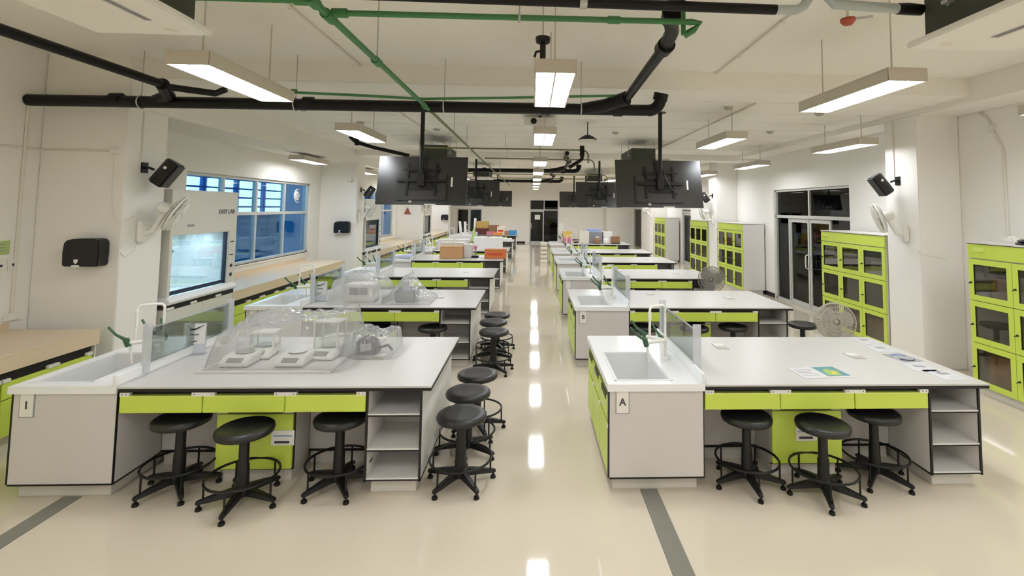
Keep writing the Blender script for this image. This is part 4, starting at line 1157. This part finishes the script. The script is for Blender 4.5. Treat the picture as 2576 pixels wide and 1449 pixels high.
copy_tree(dp, (-4.62, 26.6, 1.52), label='black towel dispenser on the farthest left column')

# ------------------------------------------------------------------ wiring on the walls
def conduit(lab, pts, boxes=(), r=0.011, m_='conduit'):
    t = thing('wall_conduit', lab, 'conduit', (0, 0, 0), 0, 'white conduits on the walls')
    MB().tube(pts, r, 8).build('tube', m_, t)
    for (x, y, z, a, b, c) in boxes:
        bxo('junction_box', 'white_plastic', t, x-a, x+a, y-b, y+b, z-c, z+c, bevel=0.004)
conduit('vertical white conduit on the near left wall ending in a socket box', [(XL+0.012, 5.42, 3.15), (XL+0.012, 5.42, 0.92)], [(XL+0.02, 5.42, 0.92, 0.02, 0.07, 0.035)], 0.014)
conduit('horizontal white conduit on the near left wall', [(XL+0.012, 2.0, 2.64), (XL+0.012, 5.57, 2.66), (XL+0.03, 5.588, 2.66), (-4.60, 5.588, 2.66)], [(-4.55, 5.585, 2.655, 0.05, 0.015, 0.03)], 0.008)
conduit('thin drooping cord down the near left column', [(-4.56, 5.592, 2.62), (-4.56, 5.592, 2.15), (-4.53, 5.592, 1.98), (-4.47, 5.59, 1.90), (-4.436, 5.62, 1.90), (-4.43, 5.75, 1.95)], [], 0.003)
conduit('white conduit on the right wall above the nearest cupboard', [(XR-0.012, 5.0, 1.76), (XR-0.012, 5.88, 1.80), (XR-0.012, 5.90, 2.9), (XR-0.012, 6.02, 3.12), (XR-0.012, 6.08, 3.3), (XR-0.012, 6.2, 3.40)], [(XR-0.02, 6.05, 3.18, 0.02, 0.06, 0.04)], 0.016)
conduit('white conduit down the near right column to the loudspeaker', [(5.24, 6.98, 3.42), (5.24, 6.98, 2.6)], [], 0.009)
conduit('white conduit down the near left column to the loudspeaker', [(-4.43, 5.80, 3.14), (-4.43, 5.80, 2.56)], [], 0.007)
conduit('thin drooping cord from the near right wall fan', [(5.24, 6.6, 1.58), (5.252, 6.54, 1.53), (5.4, 6.54, 1.50), (5.6, 6.54, 1.46)], [], 0.003)
for (y, z, lab) in ((5.28, 1.45, 'white twin socket on the near left wall, left one'), (5.40, 1.45, 'white twin socket on the near left wall, right one')):
    t = thing('wall_socket', lab, 'socket', (XL, y, z), 0, 'white wall sockets')
    bxo('plate', 'white_plastic', t, 0.0, 0.012, -0.05, 0.05, -0.06, 0.06, bevel=0.003)
    bxo('switch', 'print_dark', t, 0.012, 0.016, -0.012, 0.012, -0.012, 0.012)
t = thing('wall_socket', 'dark socket low on the near left wall', 'socket', (XL, 5.40, 0.91))
bxo('plate', 'cream_plastic', t, 0.0, 0.012, -0.06, 0.06, -0.03, 0.03, bevel=0.003)
bxo('face', 'inner_brown', t, 0.012, 0.016, -0.045, 0.045, -0.018, 0.018)
t = thing('wall_notice', 'pale green notice on the near left wall above the sockets', 'notice', (XL, 5.22, 1.63))
bxo('sheet', 'note_green', t, 0.0, 0.004, -0.14, 0.14, -0.07, 0.07)
for z in (0.035, 0.0, -0.03):
    bxo('text_line', 'print_grey', t, 0.004, 0.0045, -0.10, 0.09, z-0.004, z+0.004)
t = thing('warning_sign', 'small red triangle warning sign on the window wall', 'sign', (XL, 20.0-0.03, 1.9))
t.location = (-4.95, 19.99, 1.90)
MB().prism([(-0.14, 0, -0.13), (0.14, 0, -0.13), (0, 0, 0.15)], (0, -0.01, 0)).build('plate', 'red_dome', t)
MB().prism([(-0.07, -0.011, -0.09), (0.07, -0.011, -0.09), (0, -0.011, 0.06)], (0, -0.002, 0)).build('inner_triangle', 'cardboard_dark', t)
t = thing('camera_dome', 'small white security camera near the top of the second left column', 'camera', (-4.60, 12.75, 2.74))
MB().box(-0.04, 0.04, -0.03, 0.0, -0.02, 0.06).build('bracket', 'white_plastic', t, bevel=0.004)
MB().lathe([(0.02, -0.06), (0.045, -0.04), (0.05, 0.0)], (0, -0.08, 0.0), 16).build('dome', 'white_plastic', t)
for (x, y, z, lab) in ((5.6, 5.6, 1.751, 'white sensor on top of the nearest green cupboard'),):
    t = thing('sensor_box', lab, 'sensor', (x, y, z))
    MB().box(-0.05, 0.05, -0.05, 0.05, 0, 0.06).build('case', 'white_plastic', t, bevel=0.008)
    MB().lathe([(0.03, 0.06), (0.03, 0.075), (0.02, 0.08)], seg=14).build('cap', 'white_plastic', t)
t = thing('cable_coil', 'black coil lying on top of the nearest green cupboard', 'coil', (5.42, 5.15, 1.751))
for k_, r in enumerate((0.16, 0.13, 0.145)):
    MB().tube([(r*math.cos(2*PI*k/24), r*math.sin(2*PI*k/24), 0.012+0.014*k_) for k in range(24)], 0.011, 6, closed=True).build('loop', 'tv_detail', t)
t = thing('power_block', 'small black plug block on the shelf end of the bench marked A', 'socket', (3.482, 4.12, 0.12))
bxo('housing', 'tv_detail', t, 0.0, 0.035, -0.05, 0.05, 0.0, 0.16, bevel=0.006)
for z in (0.03, 0.07, 0.11):
    MB().cyl((0.035, 0, z+0.01), (0.05, 0, z+0.01), 0.014, 10).build('plug', 'black_metal', t)

# ------------------------------------------------------------------ floor fans
CAGEF = CAGE.copy(); CAGEF.materials[0] = M['fan_pale']
BLADEF = BLADE.copy(); BLADEF.materials[0] = M['fan_pale']
def floor_fan(label, x, y, zc, nrm, cage, blade, body, sc):
    t = thing('floor_fan', label, 'fan', (x, y, 0))
    MB().lathe([(0.19, 0.0), (0.19, 0.02), (0.05, 0.045), (0.03, 0.06)], seg=28).build('base', body, t)
    MB().cyl((0, 0, 0.04), (0, 0, zc-0.08), 0.014, 10).build('pole', body, t)
    MB().cyl((0, 0, zc*0.5), (0, 0, zc*0.5+0.1), 0.022, 10).build('clamp', body, t)
    n = Vector(nrm).normalized()
    fan_head(t, n*0.12 + Vector((0, 0, zc)), n, cage, blade, body, sc)
floor_fan('pale pedestal fan standing behind the bench marked A', 3.90, 6.35, 0.68, (-0.35, -0.9, 0.15), CAGEF, BLADEF, 'fan_pale', 1.1)
floor_fan('grey pedestal fan past the third right bench, blades showing', 3.40, 9.35, 0.78, (-0.4, -0.9, 0.1), CAGEG, BLADEG, 'fan_grey', 1.15)

# ------------------------------------------------------------------ things lying on the benches
def film_cover(label, x0, x1, y0, y1, z, hfun, nx=56, ny=40, seed=0, wr=0.02):
    mb = MB()
    for j in range(ny+1):
        for i in range(nx+1):
            u, v_ = i/nx, j/ny
            eu = min(u, 1-u); ev = min(v_, 1-v_)
            e = min(1.0, eu/0.035)*min(1.0, ev/0.05)
            e = e**0.45
            h = hfun(u, v_)*e
            p = Vector((u*5.0+seed, v_*4.0, seed*1.7))
            n1 = 0.5*noise.noise(p) + 0.5*noise.noise(p*2.3) + 0.35*noise.noise(p*5.1)
            cr = 1.0 - abs(noise.noise(p*1.7 + Vector((9, 3, 1))))*2
            h = h*(1 + 0.05*n1) + wr*n1*e + 0.014*max(0, cr)*e
            fl = 0.012*noise.noise(p*3.0)*(1 if e < 0.9 else 0.4)
            mb.v.append((x0 + (x1-x0)*(0.5+(u-0.5)*(1.0 - 0.10*min(1, h/0.35))) + fl, y0 + (y1-y0)*(0.5+(v_-0.5)*(1.0 - 0.10*min(1, h/0.35))) + fl*0.8, z + max(0.004 + 0.003*abs(n1), h)))
    for j in range(ny):
        for i in range(nx):
            a = j*(nx+1)+i
            mb.face([a, a+1, a+nx+2, a+nx+1])
    o = mb.build('plastic_cover', 'film', None, smooth=60)
    # keep the object origin at its base
    c = Vector(((x0+x1)/2, (y0+y1)/2, z))
    for v_ in o.data.vertices: v_.co -= c
    o.location = c
    return tag(o, label, 'plastic cover', 'clear plastic dust covers')
def balance(label, x, y, z, w=0.19, tall=0.0, rz=0.0):
    t = thing('lab_balance', label, 'balance', (x, y, z), rz, 'laboratory balances')
    MB().prism([(-w/2, -0.14, 0.012), (-w/2, -0.14, 0.03), (-w/2, -0.05, 0.075), (-w/2, 0.13, 0.075), (-w/2, 0.13, 0.012)], (w, 0, 0)).build('body', 'balance', t, bevel=0.006)
    MB().obox((0, -0.105, 0.052), (w*0.26, 0, 0), Vector((0, 0.022, 0.011)), Vector((0, -0.0012, 0.0024))).build('display', 'lcd', t)
    MB().lathe([(0.07, 0.084), (0.072, 0.09), (0.02, 0.09)], (0, 0.04, 0), 24).cyl((0, 0.04, 0.07), (0, 0.04, 0.086), 0.015).build('pan', 'steel', t)
    for sx in (-1, 1):
        for yy_ in (-0.11, 0.10):
            MB().cyl((sx*w*0.4, yy_, 0), (sx*w*0.4, yy_, 0.014), 0.012, 10).build('foot', 'print_dark', t)
    if tall:
        for sx in (-1, 1):
            for yy_ in (-0.03, 0.12):
                bxo('shield_post', 'balance', t, sx*w*0.46-0.006, sx*w*0.46+0.006, yy_-0.006, yy_+0.006, 0.075, tall)
        bxo('shield_top', 'balance', t, -w*0.5, w*0.5, -0.04, 0.13, tall-0.012, tall)
        bxo('shield_pane', 'clear_glass', t, -w*0.46, w*0.46, -0.032, -0.029, 0.08, tall-0.01)
    return t
zB = ZT
b_ = MB().box(-2.60, -1.57, 4.06, 4.58, zB, zB+0.02).build('stone_slab', 'grey_lam', None, bevel=0.003)
tag(b_, 'grey marble slab under the covered balances on bench I', 'slab')
balance('white balance at the left front under the plastic on bench I', -2.36, 4.27, zB+0.02, 0.23)
balance('white balance at the right front under the plastic on bench I', -1.93, 4.27, zB+0.02, 0.23)
balance('shielded balance at the rear left under the plastic on bench I', -2.30, 4.47, zB+0.02, 0.2, 0.20, 0.1)
balance('shielded balance at the rear right under the plastic on bench I', -1.75, 4.45, zB+0.02, 0.22, 0.30, -0.1)
film_cover('large crumpled plastic sheet over the balances on bench I', -2.56, -1.50, 4.08, 4.80, zB+0.021, lambda u, v_: 0.24 + 0.16*u + 0.03*v_ + 0.05*math.sin(5*u+1)*v_, seed=1.0)
# bagged black instrument beside it
t = thing('bagged_instrument', 'black and silver instrument inside the small plastic bag on bench I', 'instrument', (-1.42, 4.60, zB))
MB().prism([(-0.12, -0.06, 0.0), (0.06, -0.06, 0.0), (0.06, -0.06, 0.10), (-0.04, -0.06, 0.15), (-0.12, -0.06, 0.12)], (0, 0.14, 0)).build('body', 'print_dark', t, bevel=0.006)
MB().obox((-0.03, -0.064, 0.07), (0.05, 0, 0.01), (0, 0.002, 0), (-0.006, 0, 0.03)).build('front_plate', 'steel', t)
MB().tube([(0.06, 0, 0.05), (0.14, 0.02, 0.07), (0.17, 0.05, 0.02)], 0.012, 8).build('cord', 'tv_detail', t)
film_cover('small plastic bag over a black instrument on bench I', -1.64, -1.20, 4.42, 4.86, zB+0.001, lambda u, v_: 0.20 - 0.08*abs(u-0.45) + 0.02*math.sin(9*u), 34, 30, 4.0, 0.012)
film_cover('tall plastic cover over instruments on the second left bench', -2.72, -1.98, 6.80, 7.50, zB+0.001, lambda u, v_: 0.37 - 0.25*(u-0.42)**2*2.2, 44, 34, 7.0, 0.02)
film_cover('pointed plastic cover beside the tall one on the second left bench', -2.02, -1.36, 6.82, 7.40, zB+0.001, lambda u, v_: max(0.07, 0.36 - 0.75*abs(u-0.45)), 40, 32, 11.0, 0.018)
t = thing('covered_instrument', 'grey instrument inside the tall plastic cover', 'instrument', (-2.35, 7.12, zB))
MB().box(-0.2, 0.2, -0.16, 0.16, 0, 0.24).build('body', 'pale_lam', t, bevel=0.02)
MB().box(-0.12, 0.12, -0.165, -0.15, 0.10, 0.20).build('front_plate', 'print_grey', t, bevel=0.004)
t = thing('covered_instrument', 'grey instrument inside the pointed plastic cover', 'instrument', (-1.73, 7.10, zB))
MB().box(-0.14, 0.14, -0.14, 0.14, 0, 0.16).build('body', 'print_grey', t, bevel=0.02)
MB().cyl((0, 0, 0.16), (0, 0, 0.27), 0.04, 14).build('top_knob', 'lilac', t)
# loose cables at the back of bench I
t = thing('white_cable', 'loose white cables heaped at the back of bench I', 'cable', (-1.78, 5.06, zB))
for s_ in range(4):
    random.seed(s_+3)
    pts = [(-0.25+0.10*k+random.uniform(-0.03, 0.03), random.uniform(-0.06, 0.07), 0.012+0.02*random.random()+0.03*math.sin(k)) for k in range(7)]
    pts = [(a, b, max(0.01, c)) for a, b, c in pts]
    MB().tube(pts, 0.008, 6).build('cable_loop', 'cable_white', t)
# small acrylic sign stand on bench I and on the second left bench
def sign_stand(label, x, y, rz):
    t = thing('sign_stand', label, 'sign', (x, y, zB), rz, 'small acrylic signs')
    bxo('foot', 'acrylic', t, -0.075, 0.075, -0.04, 0.04, 0.0, 0.004)
    bxo('panel', 'acrylic', t, -0.075, 0.075, -0.004, 0.004, 0.004, 0.27)
    p = bxo('sheet', 'paper', t, -0.068, 0.068, -0.006, -0.0045, 0.09, 0.262)
    MB().prism([(-0.055, -0.0065, 0.225), (-0.02, -0.0065, 0.222), (0.06, -0.0065, 0.255), (0.06, -0.0065, 0.25), (0.0, -0.0065, 0.215), (-0.052, -0.0065, 0.20)], (0, -0.001, 0)).build('print_mark', 'print_dark', p)
    bxo('print_mark', 'print_grey', p, -0.05, 0.02, -0.0075, -0.006, 0.165, 0.18)
    MB().prism([(-0.06, -0.0065, 0.10), (0.0, -0.0065, 0.12), (0.01, -0.0065, 0.115), (-0.055, -0.0065, 0.095)], (0, -0.001, 0)).build('print_mark', 'print_dark', p)
sign_stand('small acrylic sign with a printed sheet beside the sink on bench I', -2.93, 4.58, 0.15)
sign_stand('small acrylic sign with a printed sheet on the second left bench', -2.88, 7.05, 0.1)
# papers and magazine on bench A
t = thing('magazine', 'open colour magazine near the front edge of bench A', 'magazine', (2.36, 4.05, zB), 0.08)
bxo('left_page', 'faint_paper', t, -0.21, -0.002, -0.13, 0.13, 0.0, 0.004)
r_ = bxo('right_page', 'faint_paper', t, 0.002, 0.21, -0.13, 0.13, 0.0, 0.004)
bxo('picture', 'print_teal', r_, 0.01, 0.20, -0.10, 0.125, 0.004, 0.0046)
MB().prism([(0.03, -0.07, 0.0046), (0.13, -0.09, 0.0046), (0.17, 0.02, 0.0046), (0.10, 0.08, 0.0046), (0.05, 0.04, 0.0046)], (0, 0, 0.0004)).build('picture', 'print_green', r_)
MB().prism([(0.08, -0.05, 0.005), (0.13, -0.04, 0.005), (0.11, 0.02, 0.005)], (0, 0, 0.0003)).build('picture', 'yellow', r_)
for k in range(5):
    bxo('text_line', 'print_grey', t, -0.18, -0.03 - 0.02*(k % 3), 0.07-0.035*k, 0.078-0.035*k, 0.004, 0.0045)
papers = [(3.40, 5.02, 0.2, 'loose printed sheet at the back right corner of bench A'), (3.36, 4.74, -0.1, 'loose printed sheet second from the back on bench A'),
          (3.36, 4.45, 0.15, 'clear bag with a printed ring at the right edge of bench A'), (3.30, 4.18, -0.2, 'loose faint sheet near the middle right edge of bench A'),
          (3.36, 3.99, 0.05, 'loose printed sheet at the front right corner of bench A')]
for i, (x, y, r, lab) in enumerate(papers):
    t = thing('printed_sheet', lab, 'paper', (x, y, zB), r, 'loose papers on bench A')
    bxo('sheet', 'acrylic' if i == 2 else 'faint_paper', t, -0.10, 0.10, -0.12, 0.12, 0.0, 0.003)
    if i == 2:
        MB().tube([(0.075*math.cos(a), 0.09*math.sin(a), 0.006) for a in [0.4+k*0.2 for k in range(12)]], 0.006, 6).build('print_mark', 'print_blue', t)
        MB().tube([(0.08*math.cos(a), 0.10*math.sin(a), 0.006) for a in [3.6+k*0.2 for k in range(9)]], 0.006, 6).build('print_mark', 'print_dark', t)
    else:
        for k in range(3):
            bxo('print_mark', ('faint_blue', 'print_grey', 'faint_blue')[k], t, -0.06+0.03*k, 0.06, 0.07-0.07*k, 0.085-0.07*k + (0.03 if k == 1 else 0), 0.003, 0.0036)
# notes taped on the pedestal doors
for (x, y, lab) in ((-1.86, 3.962, 'white paper notice taped on the green door under bench I'), (2.19, 3.962, 'white paper notice taped on the green door under bench A')):
    t = thing('taped_notice', lab, 'notice', (x, y, 0.33), 0, 'notices on the pedestal doors')
    bxo('sheet', 'paper', t, -0.085, 0.085, -0.002, 0.0, -0.045, 0.065)
    bxo('print_mark', 'print_dark', t, -0.06, 0.05, -0.003, -0.002, -0.03, -0.012)
    bxo('print_mark', 'print_blue', t, -0.07, 0.07, -0.003, -0.002, 0.02, 0.03)

# ------------------------------------------------------------------ boxes and clutter on the farther benches
def carton(lab, x, y, z, a, b, h, m_, rz=0.0, band=None, lid=False, grp='boxes on the farther benches'):
    t = thing('carton', lab, 'box', (x, y, z), rz, grp)
    bxo('carton_body', m_, t, -a/2, a/2, -b/2, b/2, 0, h, bevel=0.006)
    for s in (-1, 1):
        bxo('flap', m_, t, -a/2, a/2, (0.002 if s > 0 else -b/2), (b/2 if s > 0 else -0.002), h, h+0.006)
    if band:
        bxo('printed_band', band, t, -a*0.36, a*0.36, -b/2-0.002, -b/2, h*0.38, h*0.62)
    bxo('tape', 'tan', t, -0.025, 0.025, -b/2-0.001, b/2+0.001, h+0.006, h+0.0068)
    return t
carton('brown cardboard box on the fourth left bench', -2.05, 12.95, zB, 0.56, 0.42, 0.30, 'cardboard', 0.05)
carton('orange box with a red band on the fourth left bench', -0.93, 12.95, zB, 0.54, 0.30, 0.23, 'orange_box', -0.03, 'red_print')
carton('white box standing just behind the brown cardboard box', -1.66, 13.20, zB, 0.22, 0.34, 0.33, 'pale_lam')
carton('pale low box behind the brown cardboard box', -2.1, 13.45, zB, 0.6, 0.30, 0.36, 'cream_plastic')
carton('large white box behind the orange one on the fifth left bench', -1.35, 15.6, zB, 0.85, 0.6, 0.38, 'paper')
carton('pale carton on the fifth left bench near the window side', -2.4, 15.6, zB, 0.9, 0.5, 0.30, 'pale_lam')
t = thing('lab_instrument', 'dark instrument between boxes on the fourth left bench', 'instrument', (-1.47, 13.1, zB))
MB().box(-0.09, 0.09, -0.10, 0.10, 0, 0.05).build('base', 'tv_detail', t, bevel=0.01)
MB().cyl((0, 0.04, 0.05), (0, 0.04, 0.24), 0.02, 10).build('stem', 'print_grey', t)
MB().box(-0.04, 0.04, -0.08, 0.06, 0.22, 0.30).build('head', 'pink', t, bevel=0.01)
t = thing('basin_dish', 'white oval dish on the fourth left bench near its sink', 'dish', (-3.15, 12.75, zB+0.012))
MB().lathe([(0.0, 0.004), (0.14, 0.0), (0.20, 0.05), (0.205, 0.055), (0.19, 0.05), (0.14, 0.012), (0.0, 0.012)], seg=28).build('bowl', 'paper', t)
MB().lathe([(0.20, 0.052), (0.215, 0.057), (0.20, 0.06)], seg=28).build('rim', 'pale_blue', t)
far = [(-2.35, 23.85, 0.55, 0.4, 0.62, 'tan', 0.30, 'tan carton on top of a dark one on the seventh left bench'),
       (-2.35, 23.80, 0.62, 0.45, 0.30, 'maroon', 0.0, 'dark maroon box under the tan carton on the seventh left bench'),
       (-1.82, 23.85, 0.50, 0.4, 0.45, 'inner_brown', 0.0, 'brown and grey carton on the seventh left bench'),
       (-1.48, 23.75, 0.34, 0.3, 0.40, 'paper', 0.0, 'white carton with a red logo on the seventh left bench'),
       (-1.22, 23.9, 0.36, 0.3, 0.18, 'cardboard', 0.0, 'low tan box on the seventh left bench'),
       (-0.92, 23.8, 0.38, 0.3, 0.22, 'blue_box', 0.0, 'bright blue box at the aisle end of the seventh left bench'),
       (-1.95, 23.55, 0.36, 0.2, 0.16, 'pink', 0.0, 'pink packet in front on the seventh left bench'),
       (-1.60, 23.50, 0.42, 0.2, 0.12, 'orange', 0.0, 'orange packet in front on the seventh left bench'),
       (-2.75, 23.6, 0.42, 0.3, 0.14, 'lilac', 0.0, 'lilac packet in front on the seventh left bench'),
       (-3.05, 23.8, 0.50, 0.4, 0.10, 'paper', 0.0, 'flat white package on the seventh left bench')]
for (x, y, a, b, h, m_, dz, lab) in far:
    hh = h if dz == 0 else h-dz
    o = carton(lab, x, y, zB+dz+(0.007 if dz else 0), a, b, hh, m_, 0.0, 'red_print' if 'logo' in lab else None)
def roll(lab, x, y, z, h, r, m_, tilt=0.0):
    t = thing('paper_roll', lab, 'roll', (x, y, z), 0, 'tall rolls and tubes')
    MB().tube([(0, 0, 0.0), (tilt*h, 0, h)], r, 14).build('tube', m_, t)
    MB().cyl((tilt*h, 0, h), (tilt*h, 0, h+0.004), r*0.6, 10).build('end_cap', 'pale_lam', t)
roll('leaning white roll before the far window, leftmost of three', -3.35, 23.75, zB, 0.62, 0.06, 'paper', -0.12)
roll('white roll before the far window, beside the leftmost leaning one', -3.15, 23.75, zB+0.1, 0.50, 0.06, 'paper', -0.05)
roll('tall white roll before the far window', -2.72, 23.85, zB+0.147, 0.62, 0.06, 'paper', 0.02)
t = thing('draped_bag', 'pale yellow bag hanging over the sixth left bench', 'bag', (-2.25, 19.45, zB))
MB().tube([(0, 0, 0.42), (0.0, -0.02, 0.25), (0.03, -0.04, 0.1), (0.04, -0.05, 0.0)], 0.1, 12, radii=[0.05, 0.08, 0.13, 0.15]).build('sack', 'note_green', t)
MB().tube([(0, 0, 0.42), (-0.02, 0, 0.47), (0.03, 0, 0.50)], 0.02, 8).build('knot', 'note_green', t)
carton('long pale carton on the sixth left bench', -2.75, 19.6, zB, 0.9, 0.5, 0.20, 'pale_lam')
carton('low white carton at the aisle end of the sixth left bench', -1.3, 19.6, zB, 1.0, 0.5, 0.09, 'paper')
# right far bench
fr = [(1.30, 18.55, 0.30, 0.3, 0.20, 'pink', 'pink packet at the sink end of the sixth right bench'),
      (1.33, 18.80, 0.30, 0.2, 0.42, 'yellow', 'pale yellow packet at the sink end of the sixth right bench'),
      (1.95, 18.75, 0.36, 0.3, 0.44, 'cream_plastic', 'cream box in the heap on the sixth right bench'),
      (2.35, 18.9, 0.55, 0.4, 0.40, 'print_grey', 'grey instrument box in the heap on the sixth right bench'),
      (2.32, 18.9, 0.50, 0.35, 0.12, 'pale_blue', 'pale blue package on top of the heap on the sixth right bench'),
      (1.72, 18.95, 0.34, 0.3, 0.12, 'maroon', 'dark box at the back of the heap on the sixth right bench'),
      (2.85, 18.9, 0.34, 0.4, 0.42, 'paper', 'white box in the heap on the sixth right bench')]
for (x, y, a, b, h, m_, lab) in fr:
    z_ = zB + (0.407 if 'on top of the heap' in lab else 0)
    carton(lab, x, y, z_, a, b, h, m_, 0.0, None, grp='heap on the sixth right bench')
roll('pale roll leaning at the sink end of the sixth right bench', 1.05, 18.95, zB+0.012, 0.72, 0.09, 'pale_lam', 0.08)
for (x, y, r, m_, lab) in ((2.42, 18.5, 0.13, 'inner_brown', 'round dark glass jar before the heap on the sixth right bench'), (2.75, 18.5, 0.11, 'paper', 'round white jar before the heap on the sixth right bench')):
    t = thing('glass_jar', lab, 'jar', (x, y, zB), 0, 'jars on the sixth right bench')
    MB().lathe([(r*0.7, 0.0), (r, 0.04), (r, 0.15), (r*0.6, 0.21), (r*0.5, 0.22)], seg=20).build('body', m_, t)
    MB().lathe([(r*0.55, 0.22), (r*0.55, 0.25), (r*0.3, 0.26)], seg=16).build('lid', 'pale_lam', t)
t = thing('open_laptop', 'dark open laptop at the right end of the sixth right bench', 'laptop', (3.12, 18.5, zB))
bxo('keyboard_base', 'tv_detail', t, -0.17, 0.17, -0.12, 0.12, 0.0, 0.02, bevel=0.003)
MB().obox((0.0, 0.15, 0.14), (0.17, 0, 0), (0, 0.005, -0.0015), (0, 0.036, 0.12)).build('lid', 'cardboard_dark', t, bevel=0.003)
# low white box at the aisle end beyond the fifth right bench
t = thing('paper_stack', 'stack of white trays beside the aisle at the sixth right bench', 'trays', (0.50, 20.8, 0.0))
for k in range(4):
    bxo('tray', 'cream_plastic', t, -0.14, 0.14, -0.2, 0.2, 0.02+0.17*k, 0.15+0.17*k, bevel=0.01)
MB().box(-0.13, 0.13, -0.19, 0.19, 0, 0.02).build('base', 'print_grey', t)
